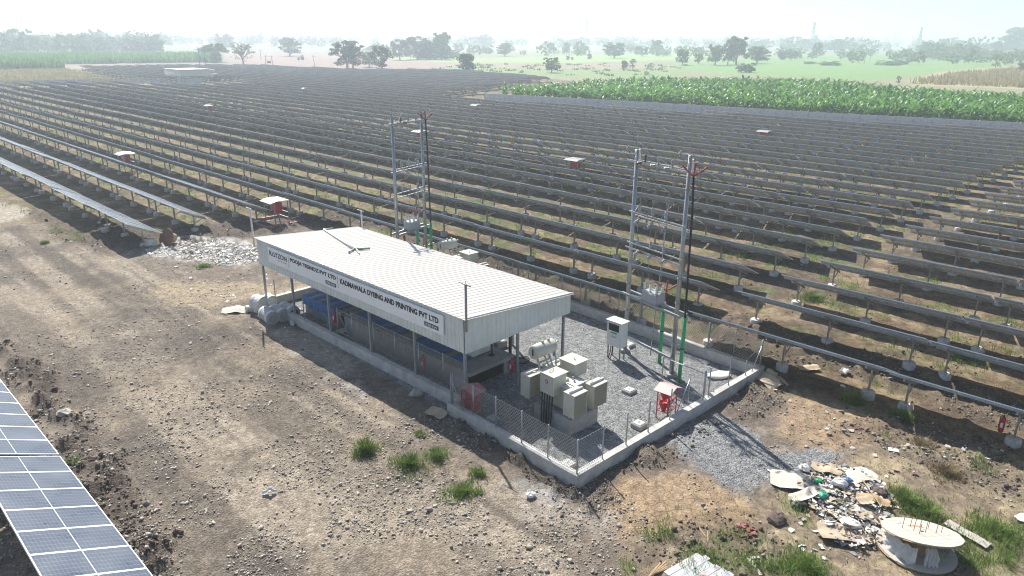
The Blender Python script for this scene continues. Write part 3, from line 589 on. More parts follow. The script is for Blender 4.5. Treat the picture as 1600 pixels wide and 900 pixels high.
wallseg('w', 'long low concrete wall under the signboard side of the shed', SF.w(.06, -.1), SF.w(14.9, -.1), WT, WH-.01, SF.v)
wallseg('w', 'low concrete wall at the far left end past the shed', SF.w(14.903, -.1), SF.w(14.903, 10.6), WT, WH-.015, SF.u)
wallseg('w', 'long low concrete wall at the back, along the first row of panels', CF.w(.243, 11.3), CF.w(20.9, 11.3), WT, WH-.005, -cv)
tag(MB().add([CF.w(.1, .1, .035), CF.w(6.2, .1, .035), SF.w(0, .05, .035), SF.w(14.95, .05, .035), SF.w(14.95, 10.4, .035), CF.w(.1, 11.2, .035)], [(5, 4, 3, 2, 1, 0)]).build('gravel_pad', groundmat()), kind='structure') if False else None
# fence: posts and woven wire
def fence_line(label, pts, h0, h1, mesh_on=None, post_h=None, r=.024, sp=.125):
    t = thing('chain_link_fence', label, 'fence', pts[0]); o = Vector(pts[0])
    for i, p in enumerate(pts):
        q = Vector(p)-o; ph = h1 if post_h is None else post_h[i]
        MB().tube([q+Vector((0, 0, h0-.04)), q+Vector((0, 0, ph))], r, 8).build('post', M['galv'], t, True)
    for i in range(len(pts)-1):
        if mesh_on is not None and not mesh_on[i]: continue
        a = Vector(pts[i])-o; b = Vector(pts[i+1])-o; d = b-a; Lw = d.length; d.normalize(); mb = MB(); H = h1-h0-.06
        nrm = d.cross(Vector((0, 0, 1))); 
        for sg in (1, -1):
            s_ = -H
            while s_ < Lw:
                x0, z0, x1, z1 = s_, 0.0, s_+H, H
                if x0 < 0: z0 = -x0; x0 = 0
                if x1 > Lw: z1 = H-(x1-Lw); x1 = Lw
                if x1-x0 > .02:
                    if sg < 0: z0, z1 = H-z0, H-z1
                    w = .0095; A = a+d*x0+Vector((0, 0, h0+.03+z0)); B = a+d*x1+Vector((0, 0, h0+.03+z1)); sd = (B-A).normalized().cross(nrm)*w*.5; nn = nrm*w*.5*sg
                    mb.add([A-sd, A+sd, A+nn*2, B-sd, B+sd, B+nn*2], [(0, 1, 4, 3), (1, 2, 5, 4), (2, 0, 3, 5)])
                s_ += sp
        for zz in (h0+.05, h1-.05): mb.tube([a+Vector((0, 0, zz)), b+Vector((0, 0, zz))], .005, 3, False)
        tag(mb.build('wire_mesh', M['galv'], t), kind='stuff')
    return t
fence_line('chain link fence on the front wall, from the red bucket stand to the nearest corner', [CF.w(u, .12) for u in (6.05, 4.92, 3.75, 2.5, 1.32, .1)], WH, 1.63)
t = fence_line('row of bare fence posts with mesh only at the nearest corner, on the right wall', [CF.w(.12, v) for v in (.14, 1.33, 2.52, 3.7, 4.93)], WH, 1.63, [1, 0, 0, 0])
t = fence_line('short fence of thin posts beside the open gate on the right wall', [CF.w(.12, v) for v in (7.0, 7.35)], WH, 1.63, [0])
t = fence_line('bare fence posts at the far end of the right wall', [CF.w(.12, v) for v in (8.75, 10.0, 11.1)], WH, 1.6, [0, 0], [1.63, 1.1, 1.6])
for b_, tp in ((CF.w(.12, 10.5, WH), CF.w(.12, 11.08, 1.35)), (CF.w(.8, 11.18, WH), CF.w(.14, 11.12, 1.35))): MB().tube([b_-t.location, tp-t.location], .02, 6).build('stay', M['galv'], t, True)
fence_line('chain link fence along the back wall in front of the first panel row', [CF.w(u, 11.18) for u in [.14+i*1.21 for i in range(17)]], WH, 1.62)
SH_P = [0, 2.95, 5.9, 8.97, 12.05, 14.8]
fence_line('chain link fence between the shed posts under the signboard', [SF.w(u, .13) for u in (.1, 1.35, 2.8, 4.3, 5.75, 7.3)], WH, 1.85)
fence_line('two thin bare fence posts at the left end of the shed wall', [SF.w(u, .02) for u in (11.1, 13.7)], WH, 1.75, [0])
t = thing('fence_corner_stay', 'thin post with slanting stay at the wall jog near the red bucket stand', 'fence post', CF.w(6.1, -.02+.1, WH)); MB().tube([(0, 0, -.03), (0, 0, 1.2)], .02, 6).build('post', M['galv'], t, True); MB().tube([tuple(-CF.u*.65+Vector((0, 0, -.02))), tuple(Vector((0, 0, 1.05)))], .018, 6).build('stay', M['galv'], t, True)
# leaf of the opened gate, standing inside
t = thing('open_gate', 'open pipe gate leaf standing inside the right wall beside the far bucket stand', 'gate', CF.w(.2, 7.2), CF.rz)
for a, b in (((0, 0, .1), (0, 0, 1.55)), ((.05, 1.9, .1), (.05, 1.9, 1.45))): MB().tube([a, b], .024, 8).build('upright', M['galv'], t, True)
for z in (.45, 1.4): MB().tube([(0, 0, z), (.05, 1.9, z)], .018, 6).build('rail', M['galv'], t, True)
t2 = thing('slanting_stay_post', 'thin post with long slanting stay beside the far bucket stand', 'fence post', CF.w(.3, 6.3), CF.rz); MB().tube([(0, 0, .3), (0, 0, 1.5)], .018, 6).build('post', M['galv'], t2, True); MB().tube([(-.65, .02, .35), (0, 0, 1.45)], .016, 6).build('stay', M['galv'], t2, True)
# gate leaves leaning inside the fence under the shed
t = thing('gate_leaf', 'pipe gate leaf leaning behind the mesh below the middle of the signboard', 'gate', SF.w(5.0, .35), SF.rz)
for a, b in (((0, -1.0, .05), (0, -1.0, 1.5)), ((0, 1.0, .05), (0, 1.0, 1.5))): MB().tube([a, b], .022, 8).build('upright', M['galv'], t, True)
for z in (.5, 1.45): MB().tube([(0, -1, z), (0, 1, z)], .02, 6).build('rail', M['galv'], t, True)
t = thing('gate_leaf', 'pipe gate leaf with slanting brace behind the left end of the mesh', 'gate', SF.w(8.0, .35), SF.rz)
for a, b in (((0, -.8, .05), (0, -.8, 1.6)), ((0, .8, .05), (0, .8, 1.6))): MB().tube([a, b], .022, 8).build('upright', M['galv'], t, True)
for z in (.45, 1.5): MB().tube([(0, -.8, z), (0, .8, z)], .02, 6).build('rail', M['galv'], t, True)
MB().tube([(0, .8, 1.5), (0, -.2, .3)], .018, 6).build('brace', M['galv'], t, True)

# ================================================================== SHED
def text(body, width, height, m_, parent, loc, rot, name='lettering', bold=.012):
    cu_ = bpy.data.curves.new('t', 'FONT'); cu_.body = body; cu_.size = 1; cu_.offset = bold; cu_.extrude = .006; cu_.resolution_u = 3
    ob = bpy.data.objects.new('t', cu_); COL.objects.link(ob); bpy.context.view_layer.update()
    me = bpy.data.meshes.new_from_object(ob.evaluated_get(bpy.context.evaluated_depsgraph_get())); bpy.data.objects.remove(ob)
    xs = [v.co.x for v in me.vertices]; ys = [v.co.y for v in me.vertices]; x0, x1, y0, y1 = min(xs), max(xs), min(ys), max(ys)
    for v in me.vertices: v.co.x = (v.co.x-x0)/(x1-x0)*width; v.co.y = (v.co.y-y0)/(y1-y0)*height
    me.materials.clear(); me.materials.append(m_); me.name = name
    return link(name, me, parent, loc, rot)
def ribbed(x0, x1, y0, y1, z00, z01, n, rib=.03, th=.012, axis='x'):
    """sheet whose ribs run along X from x0 to x1 (height z00 to z01), n ribs across Y"""
    mb = MB(); prof = []; st = (y1-y0)/n
    for i in range(n):
        b = y0+i*st; prof += [(b, 0), (b+st*.62, 0), (b+st*.70, rib), (b+st*.92, rib)]
    prof.append((y1, 0)); k = len(prof)
    vs = [(x0, y, z00+h) for y, h in prof]+[(x1, y, z01+h) for y, h in prof]+[(x0, y, z00+h-th) for y, h in prof]+[(x1, y, z01+h-th) for y, h in prof]
    fs = []
    for i in range(k-1):
        fs += [(i, k+i, k+i+1, i+1), (2*k+i+1, 3*k+i+1, 3*k+i, 2*k+i), (i+1, 2*k+i+1, 2*k+i, i), (k+i, 3*k+i, 3*k+i+1, k+i+1)]
    return mb.add(vs, fs)
def cladding(a, b, z0a, z0b, z1a, z1b, nrm, n, rib=.022):
    """vertical ribbed sheet between ground points a and b; nrm: outward"""
    a = Vector(a); b = Vector(b); d = b-a; prof = []
    for i in range(n): prof += [(i/n, 0), ((i+.66)/n, 0), ((i+.74)/n, rib), ((i+.92)/n, rib)]
    prof.append((1, 0)); k = len(prof); nn = Vector(nrm).normalized(); vs = []
    for off in (0, -.01):
        for lev in (0, 1):
            for s_, h in prof:
                z = (z0a+(z0b-z0a)*s_) if lev == 0 else (z1a+(z1b-z1a)*s_); p = a+d*s_+nn*(h+off); vs.append((p.x, p.y, z))
    fs = []
    for i in range(k-1): fs += [(i, i+1, k+i+1, k+i), (3*k+i, 3*k+i+1, 2*k+i+1, 2*k+i), (k+i, k+i+1, 3*k+i+1, 3*k+i), (2*k+i, 2*k+i+1, i+1, i)]
    if d.cross(Vector((0, 0, 1))).dot(nn) < 0: fs = [f[::-1] for f in fs]
    return MB().add(vs, fs)
SD, SL, ZF, ZB = 5.75, 14.85, 3.64, 3.12                # depth, length, eave heights front and back
def shed(label, loc, rz, sign=True, nsheet=14):
    t = thing('equipment_shed', label, 'shed', loc, rz)
    for x in (.08, 2.8, 5.5):
        for u in SH_P:
            if x == 2.8 and 0 < u < 14: continue
            zt = ZF+(ZB-ZF)*x/SD-.06
            u_ = min(max(u, .08), SL-.08); MB().box(x-.045, u_-.045, .02 if x > 1 else .3, x+.045, u_+.045, zt).build('post', M['steelgrey'], t)
    for u in [.08, 2.95, 5.9, 8.97, 12.05, 14.77]: MB().bar((-.02, u, ZF-.1), (SD, u, ZB-.1), .06, .1).build('rafter', M['steelgrey'], t)
    for x in (.1, 1.5, 2.9, 4.3, 5.6): z = ZF+(ZB-ZF)*x/SD-.035; MB().bar((x, -.05, z), (x, SL+.02, z), .05, .05).build('purlin', M['steelgrey'], t)
    w = (SL+.35)/nsheet; x0, x1 = -.14, SD+.10; z0 = ZF+.01-(ZB-ZF)*.14/SD; z1 = ZB+(ZB-ZF)*.10/SD+.01
    for i in range(nsheet):
        y = -.2+i*w; e = .003*(i % 2); ribbed(x0, x1, y+.002, y+w-.002, z0+e, z1+e, 4, .013).build('roof_sheet', M['sheet'], t)
    for i in range(nsheet):                              # skirts: one ribbed sheet after another
        a = SL*i/nsheet; b = SL*(i+1)/nsheet
        cladding((-.04, b-.002, 0), (-.04, a+.002, 0), 2.32, 2.32, ZF-.03, ZF-.03, (-1, 0, 0), 5).build('cladding_sheet', M['skirt'], t)
        cladding((SD+.02, a+.002, 0), (SD+.02, b-.002, 0), 2.25, 2.25, ZB-.03, ZB-.03, (1, 0, 0), 5).build('cladding_sheet', M['skirt'], t)
    nz_ = 5
    for yy, nn in ((-.045, -1), (SL+.045, 1)):
        for i in range(nz_):
            a = -.03+(SD+.04)*i/nz_; b = -.03+(SD+.04)*(i+1)/nz_; za = ZF+(ZB-ZF)*a/SD-.015; zb = ZF+(ZB-ZF)*b/SD-.015
            pa, pb = (a+.002, yy, 0), (b-.002, yy, 0)
            cladding(pa, pb, 2.30, 2.28, za, zb, (0, nn, 0), 5).build('cladding_sheet', M['skirt'], t)
    MB().bar((-.02, -.10, ZF+.028), (SD+.1, -.10, ZB+.028), .03, .05).build('edge_flashing', M['white'], t)
    return t
sh = shed('long open shed with white ribbed roof and printed signboard, in the middle of the compound', SF.w(0, 0), SF.rz)
sg = thing('signboard', 'long white signboard with company names fixed to the front of the shed', 'sign', SF.w(0, 0), SF.rz)
MB().box(-.135, 1.0, 2.73, -.07, 13.66, 3.49, bev=.01).build('board', M['sign'], sg)
XF = -.139; TR = (pi/2, 0, -pi/2)
def stext(body, u_l, u_r, z0, z1, m_, bold=.02): return text(body, u_l-u_r, z1-z0, m_, sg, (XF, u_l, z0), TR, 'lettering', bold)
bR = .0
# RAYZON with its triangular A drawn as strokes
def stroke(pts, w=.035):
    mb = MB()
    for a, b in zip(pts, pts[1:]): mb.bar((XF-.003, a[0], a[1]), (XF-.003, b[0], b[1]), w, .006, (1, 0, 0))
    return mb.build('lettering', M['ink'], sg)
zt, zb_ = 3.335, 3.105
stext('R', 13.50, 13.29, zb_, zt, M['ink'], .012); stroke([(13.27, zb_+.015), (13.12, zt-.02), (12.97, zb_+.015), (13.22, zb_+.015)])
stext('YZON', 12.98, 11.92, zb_, zt, M['ink'], .012)
stext('SOLAR', 12.72, 11.95, 2.965, 3.03, M['inkgrey'], 0)
stext('POOJA TRENDZ PVT LTD', 11.60, 7.86, 3.14, 3.37, M['ink'], .034)
stext('KADMAWALA DYEING AND PRINTING PVT LTD', 7.55, 1.23, 3.12, 3.35, M['ink'], .034)
for u in (11.75, 7.73): MB().box(XF-.004, u-.014, 2.86, XF+.02, u+.014, 3.42).build('divider', M['steelgrey'], sg)
for a, b, s_ in ((8.70, 7.89, '1700 KW'), (2.05, 1.24, '1120 KW')):
    MB().box(XF-.004, b, 2.845, XF+.02, a, 3.01).build('label_plate', M['inkteal'], sg); text(s_, a-b-.12, .095, M['white'], sg, (XF-.008, a-.06, 2.88), TR, 'lettering', .015)
# lightning rods and pole lying on the roof
def rod(label, u, v, z0, h, arms):
    t = thing('lightning_rod', label, 'pole', SF.w(u, v), SF.rz); MB().tube([(0, 0, z0-.3), (0, 0, z0+h)], .045, 8).build('mast', M['white'] if arms < 2 else M['steelgrey'], t, True)
    mb = MB(); mb.tube([(-.04, -.3, z0+h), (-.04, .3, z0+h+.02)], .02, 6); mb.build('crossbar', M['white'] if arms < 2 else M['steelgrey'], t, True); MB().tube([(0, 0, z0+h), (0, 0, z0+h+.12)], .012, 5).build('tip', M['galv'], t)
    return t
rod('white mast with crossbar at the left front corner of the shed roof', 14.9, -.18, 3.5, 1.62, 1)
rod('grey mast with crossbar at the right front corner of the shed roof', -.16, -.05, 3.5, 1.45, 2)
rod('short white mast at the far left back corner of the shed roof', 14.9, 6.05, 3.2, .8, 1)
t = thing('fallen_mast', 'white pole with green pipe piece lying across the shed roof', 'pole', SF.w(0, 0), SF.rz)
def roofz(v): return ZF+.05+(ZB-ZF)*v/SD
pA = ROWF
def onroof(px, py):
    z = 3.4
    for _ in range(6): P_ = G(px, py, z); u_, v_ = SF.inv(P_); z = roofz(v_)+.03
    return Vector((v_, u_, z))
a, b, c_, d_ = onroof(506, 358), onroof(553, 389), onroof(578, 388), onroof(545, 394)
e_ = onroof(520, 356); f_ = onroof(562, 396); g_ = onroof(552, 384)
MB().tube([a, b], .045, 8).build('pole', M['white'], t, True); MB().tube([b, c_], .05, 8).build('pipe_piece', mat('dull_green_pipe', (.25, .38, .28), .5), t, True); MB().tube([b, d_], .04, 8).build('bracket', M['steelgrey'], t, True)
MB().bar(g_, f_, .05).build('bracket', M['white'], t); MB().bar(a, e_, .03).build('bracket', M['galv'], t)

# equipment platforms and tarpaulins under the shed
def platform(label, u0, u1, v0, v1, z, opening=True):
    t = thing('concrete_platform', label, 'platform', SF.w(0, 0), SF.rz); mb = MB()
    MB().box(v0, u0, z-.16, v1, u1, z).build('slab', M['conc'], t)
    MB().box(v0+.02, u0+.33, 0, v0+.22, u1-.02, z-.163).build('side_wall', M['conc'], t); MB().box(v1-.22, u0+.33, 0, v1-.02, u1-.02, z-.163).build('side_wall', M['conc'], t)
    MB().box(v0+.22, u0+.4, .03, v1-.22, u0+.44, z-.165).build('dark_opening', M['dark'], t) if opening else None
    MB().box(v0+.225, u1-.2, 0, v1-.225, u1-.02, z-.163).build('end_wall', M['conc'], t)
    n = int((u1-u0)/1.2)
    for i in range(n): MB().box(v0-.012, u0+(i+.5)*(u1-u0)/n-.02, z-.15, v0+.002, u0+(i+.5)*(u1-u0)/n+.02, z-.01).build('slab_joint', M['conc_lt'], t)
    return t
platform('long concrete platform under the right part of the shed with dark open end', .85, 9.3, 1.0, 3.4, .88)
platform('shorter concrete platform under the left end of the shed', 9.75, 13.0, 1.15, 3.4, .84, False)
def tarp(label, u0, u1, v0, v1, z, drop_front=0, drop_left=0, bulge=.03):
    nu, nv = max(6, int((u1-u0)/.14)), max(5, int((v1-v0)/.14)); mb = MB(); vs = []
    rs = random.Random(int(u0*100)); ph = rs.uniform(0, 6)
    for i in range(nu+1):
        for j in range(nv+1):
            u = u0+(u1-u0)*i/nu; v = v0+(v1-v0)*j/nv; zz = z+.03+bulge*abs(sin(u*4.2+ph+.4*sin(v*3)))+rs.uniform(0, .012)
            vs.append((v, u, zz))
    fs = [(i*(nv+1)+j, (i)*(nv+1)+j+1, (i+1)*(nv+1)+j+1, (i+1)*(nv+1)+j) for i in range(nu) for j in range(nv)]
    b = len(vs)
    if drop_front:
        for i in range(nu+1): p = vs[i*(nv+1)]; vs.append((p[0]-.05-.03*sin(i*1.7), p[1], z-drop_front+.05*sin(i*1.1)))
        fs += [(b+i, i*(nv+1), (i+1)*(nv+1), b+i+1) for i in range(nu)]
    if drop_left:
        b2 = len(vs)
        for j in range(nv+1): p = vs[nu*(nv+1)+j]; vs.append((p[0], p[1]+.05, z-drop_left))
        fs += [(nu*(nv+1)+j, nu*(nv+1)+j+1, b2+j+1, b2+j) for j in range(nv)]
    o = mb.add(vs, fs).build('tarpaulin', M['tarp'], None, False, SF.w(0, 0), (0, 0, SF.rz)); tag(o, label, 'tarpaulin'); return o
tarp('bright blue tarpaulin draped over the left platform beneath the shed', 10.1, 13.1, 1.1, 3.2, .84, .38, .3, .06)
tarp('blue tarpaulin on the long platform behind the left gate leaf', 6.5, 9.0, 1.25, 3.2, .88)
tarp('small blue tarpaulin in the middle of the long platform', 5.75, 6.35, 1.3, 2.2, .88)
tarp('large blue tarpaulin near the right end of the long platform', 2.85, 4.75, 1.12, 3.2, .88, .0, 0, .04)
tarp('small blue cloth at the right end of the long platform by the corner post', 1.68, 2.45, 1.3, 1.9, .88, 0, 0, .015)
t = thing('switchgear_cabinet', 'white switchgear cabinet on the long platform beneath the shed corner', 'cabinet', SF.w(0, 0), SF.rz)
MB().box(2.02, 1.75, .93, 3.15, 2.75, 1.75, bev=.02).build('cabinet_body', M['white'], t)
for i in range(3): MB().box(2.06+i*.36, 1.735, .98, 2.39+i*.36, 1.748, 1.7).build('door', M['white'], t)
MB().box(2.05, 1.72, 1.3, 2.08, 1.736, 1.42).build('handle', M['black'], t)
t = thing('switchgear_cabinet', 'grey inverter cabinet on the left platform partly hidden by the cladding', 'cabinet', SF.w(0, 0), SF.rz); MB().box(2.3, 9.9, .86, 3.2, 12.6, 1.7, bev=.02).build('cabinet_body', M['skirt'], t)
for i in range(5): MB().box(2.285, 9.95+i*.53, .95, 2.298, 10.43+i*.53, 1.6).build('door', M['white'], t)
t = thing('switchgear_cabinet', 'grey panel cabinet on the middle of the long platform', 'cabinet', SF.w(0, 0), SF.rz); MB().box(2.3, 5.1, .9, 2.9, 5.7, 2.0, bev=.02).build('cabinet_body', M['skirt'], t); MB().box(2.285, 5.14, 1.0, 2.298, 5.66, 1.9).build('door', M['white'], t)
def junction(label, u, v, h=1.5):
    t = thing('cable_stand', label, 'cable post', SF.w(u, v), SF.rz); MB().box(-.03, -.03, .0, .03, .03, h).build('post', M['black'], t); MB().box(-.1, -.1, 0, .1, .1, .03).build('base_plate', M['black'], t); return t
j = junction('black cable post on the platform before the white cabinet', 1.45, 2.75, 1.1); j.location.z = .88
# fire extinguishers
def extinguisher(label, p, z=.55, s=1.0):
    t = thing('fire_extinguisher', label, 'fire extinguisher', (p.x, p.y, z), SF.rz)
    MB().lathe([(.075, 0), (.085, .02), (.085, .46), (.05, .54), (.03, .56)], 12).build('cylinder', M['red'], t, True); MB().box(-.087, -.04, .18, -.08, .04, .36).build('label_plate', M['white'], t)
    MB().tube([(0, 0, .55), (0, 0, .62)], .02, 6).build('valve', M['black'], t); MB().bar((-.07, 0, .63), (.06, 0, .6), .02).build('handle', M['black'], t)
    MB().tube([(.02, .04, .58), (.08, .1, .5), (.1, .1, .3), (.09, .1, .1)], .012, 6).build('hose', M['black'], t, True); return t
def ext_on(p, z, label): extinguisher(label, p, z)
ext_on(SF.w(9.1, .42), .75, 'red fire extinguisher hung behind the shed post at the bright blue tarpaulin')
ext_on(SF.w(2.8, .35), .62, 'red fire extinguisher hung behind the mesh beside the large blue tarpaulin')
ext_on(SF.w(.2, 2.62), .6, 'red fire extinguisher hung at the post on the right end of the shed')
ext_on(ROWF.w(2.96, 26.9), .38, 'red fire extinguisher hung on the last panel post at the right edge')
ext_on(ROWF.w(35.0, 26.4), .6, 'red fire extinguisher hung by the first row behind the left end of the roof')

# ================================================================== TRANSFORMERS
def transformer(label, loc, rz):
    t = thing('transformer', label, 'transformer', loc, rz)
    pl = MB().box(2.15, 2.2, -.02, 3.6, 3.98, .60, bev=.03).build('plinth', M['conc'], t)
    MB().box(2.13, 3.1, -.02, 2.149, 3.14, .58).build('plinth_joint', M['conc_lt'], t)
    MB().box(2.45, 2.62, .66, 3.35, 3.9, 1.5, bev=.03).build('tank', M['beige'], t)
    MB().box(2.40, 2.57, 1.5, 3.40, 3.95, 1.54).build('tank_cover', M['beige'], t)
    for x in (2.6, 3.1): MB().box(x, 2.55, .6, x+.12, 3.95, .66).build('skid', M['steelgrey'], t)
    b = MB().box(2.05, 2.95, 1.24, 2.7, 3.6, 1.97, bev=.015).build('cable_box', M['beige'], t)
    MB().box(2.0, 2.90, 1.97, 2.74, 3.64, 2.0).build('cover', M['beige'], b); MB().box(2.035, 2.99, 1.29, 2.049, 3.56, 1.93).build('door', M['beige'], b)
    # round blue and red emblem above three lines of small print
    Mx = Matrix.Translation((2.034, 3.275, 1.72)) @ Matrix.Rotation(-pi/2, 4, 'Y')
    MB().lathe([(.075, -.002), (.075, .003)], 20, M=Mx).build('emblem', mat('blue_print', (.04, .05, .22), .5), b)
    MB().lathe([(.055, .003), (.055, .006)], 20, M=Mx).build('emblem', M['red'], b)
    MB().lathe([(.034, .006), (.034, .009)], 16, M=Mx).build('emblem', M['white'], b)
    for k in range(3): MB().box(2.029, 3.275-.13+.01*k, 1.55-.05*k, 2.034, 3.275+.13-.01*k, 1.57-.05*k).build('print_line', M['inkgrey'], b)
    MB().tube([(2.2, 3.3, 2.0), (2.25, 3.3, 2.06), (2.45, 3.35, 2.06), (2.5, 3.4, 2.0)], .014, 6).build('lifting_lug', M['beige'], b, True)
    h = MB().box(3.32, 3.12, 1.48, 3.97, 3.85, 1.98, bev=.015).build('cable_box', M['beige'], t); MB().box(3.28, 3.08, 1.98, 4.01, 3.89, 2.005).build('cover', M['beige'], h)
    MB().tube([(3.6, 3.4, 2.0), (3.6, 3.4, 2.07), (3.68, 3.48, 2.07), (3.68, 3.48, 2.0)], .012, 6).build('lifting_lug', M['beige'], h, True)
    MB().box(3.35, 3.2, 1.3, 3.6, 3.7, 1.478).build('bushing_turret', M['beige'], t)
    for i in range(5): MB().tube([(1.98 if 0 else 2.09+.0*i, 3.03+i*.12, 1.26), (2.06, 3.03+i*.12, .6), (2.03, 3.04+i*.11, 0)], .028, 8).build('cable', M['black'], t, True)
    for (u0, u1, v0, v1, zt) in ((1.98, 2.5, 2.06, 2.72, 1.66), (1.98, 2.42, 3.08, 3.78, 1.66), (4.02, 4.5, 1.98, 2.6, 1.66), (4.02, 4.5, 3.08, 3.7, 1.66)):
        r = MB().box(v0, u0+.02, zt-.9, v0+.02, u1-.0, zt-.04, bev=.008).build('radiator', M['beige'], t)
        MB().box(v1-.02, u0+.02, zt-.9, v1, u1, zt-.04).build('end_plate', M['beige'], r)
        near = u0 if u0 < 3 else u1; n = 15
        for i in range(n):
            v = v0+.04+(v1-v0-.08)*i/(n-1); MB().box(v-.006, u0+.02, zt-.88, v+.006, u1-.01, zt-.05).build('fin', M['fin'], r)
        MB().tube([(v0+.03, (u0+u1)/2, zt), (v1-.0, (u0+u1)/2, zt)], .045, 10).build('header_pipe', M['white'], r, True)
        MB().tube([(v0+.03, (u0+u1)/2, zt-.93), (v1-.03, (u0+u1)/2, zt-.93)], .04, 8).build('header_pipe', M['beige'], r, True)
        MB().box(v0-.004, u0+.005, zt-.06, v1+.004, u1, zt-.035).build('top_rail', M['beige'], r)
        iu = 2.6 if u0 < 3 else 3.92; vm = 2.6 if v0 < 2.9 else 3.25
        MB().tube([((v0+v1)/2, (u0+u1)/2, zt), (vm, iu, zt-.12)], .035, 8).build('oil_pipe', M['beige'], r, True)
    cons = MB(); cons.tube([(2.28, 4.2, 2.42), (2.3, 4.2, 2.42), (3.27, 4.2, 2.42), (3.29, 4.2, 2.42)], [.2, .255, .255, .2], 20); c_ = cons.build('oil_conservator', M['beige'], t, True)
    for p in c_.data.polygons: p.use_smooth = len(p.vertices) == 4
    MB().box(2.262, 4.17, 2.30, 2.278, 4.22, 2.54).build('level_gauge', M['black'], c_)
    for v in (2.75, 3.05): MB().tube([(v, 4.2, 2.66), (v, 4.2, 2.75)], .05, 8).build('filler_cap', M['beige'], c_, True)
    MB().tube([(3.31, 4.2, 2.3), (3.4, 4.2, 2.25), (3.4, 4.2, 2.1)], .02, 6).build('breather_pipe', M['beige'], c_, True); MB().lathe([(.06, 0), (.06, .16)], 10, (3.4, 4.2, 1.96)).build('breather', M['glassblue'], c_, True)
    for v in (2.5, 3.1): MB().bar((v, 4.2, 2.2), (v, 3.93, 1.5), .05).build('bracket', M['beige'], t); MB().bar((v, 4.2, 2.2), (v, 4.15, 1.95), .05).build('bracket', M['beige'], t)
    MB().bar((2.5, 4.12, 1.98), (3.1, 4.12, 1.98), .05).build('bracket', M['beige'], t)
    MB().tube([(2.8, 4.15, 2.2), (2.8, 3.95, 1.9), (2.85, 3.75, 1.62), (2.85, 3.7, 1.54)], .03, 8).build('relay_pipe', M['beige'], t, True); MB().box(2.75, 3.78, 1.66, 2.92, 3.92, 1.8).build('relay', M['steelgrey'], t)
    MB().tube([(3.2, 3.9, 1.54), (3.2, 3.98, 2.3), (3.22, 3.98, 2.6), (3.28, 3.98, 2.65), (3.34, 3.98, 2.6)], .03, 8).build('vent_pipe', M['beige'], t, True)
    MB().box(2.42, 2.5, 1.05, 2.6, 2.6, 1.35).build('gauge_box', M['steelgrey'], t); MB().box(2.72, 2.56, 1.55, 3.2, 2.95, 1.57).build('lid_plate', M['white'], t)
    for i, (a_, b_) in enumerate(((2.95, 2.8), (3.1, 3.0), (2.85, 3.02))): MB().lathe([(.03, 0), (.05, .03), (.025, .06), (.045, .09), (.02, .12)], 8, (a_, b_, 1.54)).build('bushing', M['porc'], t, True)
    for z in (1.15, .85): MB().tube([(2.9, 2.62, z), (2.9, 2.5, z)], .035, 8).build('valve', M['beige'], t, True)
    return t
transformer('beige transformer with radiators on a concrete plinth in the open gravel yard', CF.w(0, 0), CF.rz)
_pt = CF.w(0, 0); 
# second unit behind the shed: its conservator shows over the roof near the left poles
target = G(700, 382, 2.42); u2, v2 = CF.inv(target); q = CF.w(u2-4.2, v2-2.8)
transformer('second transformer behind the shed, its drum rising above the roof edge', q, CF.rz)

# ================================================================== METER BOX, POLES
t = thing('meter_box', 'white meter cabinet with dark window on thin legs beside the right pole', 'meter box', CF.w(0, 0), CF.rz)
MB().box(8.05, 4.78, .62, 8.5, 5.55, 1.72, bev=.02).build('cabinet_body', M['white'], t); MB().box(8.0, 4.74, 1.72, 8.55, 5.59, 1.75).build('top_cover', M['white'], t)
MB().box(8.035, 4.83, .67, 8.049, 5.5, 1.68).build('door', M['white'], t); MB().box(8.02, 4.9, 1.32, 8.034, 5.43, 1.62).build('window', M['dark'], t); MB().box(8.02, 5.0, 1.2, 8.034, 5.3, 1.26).build('label_plate', M['green'], t); MB().box(8.02, 5.02, 1.02, 8.034, 5.28, 1.1).build('label_plate', M['inkgrey'], t)
for a, b in ((8.12, 4.85), (8.12, 5.48), (8.42, 4.85), (8.42, 5.48)): MB().bar((a, b, 0), (a, b, .62), .045).build('leg', M['steelgrey'], t)
for i, b in enumerate((5.3, 5.4)): MB().tube([(8.2, b, .62), (8.15, b-.03, .3), (8.0, b-.05, .02)], .02, 6).build('cable', M['black'], t, True)
def insulator(mb, p, h=.3, r=.06, d=(0, 0, 1)):
    d = Vector(d).normalized(); q = d.to_track_quat('Z', 'Y').to_matrix().to_4x4(); Mx = Matrix.Translation(p) @ q; n = 4
    prof = [(r*.35, 0)]
    for i in range(n): prof += [(r, h*(i+.35)/n), (r*.4, h*(i+.65)/n)]
    prof.append((r*.3, h)); mb.lathe(prof, 8, M=Mx)
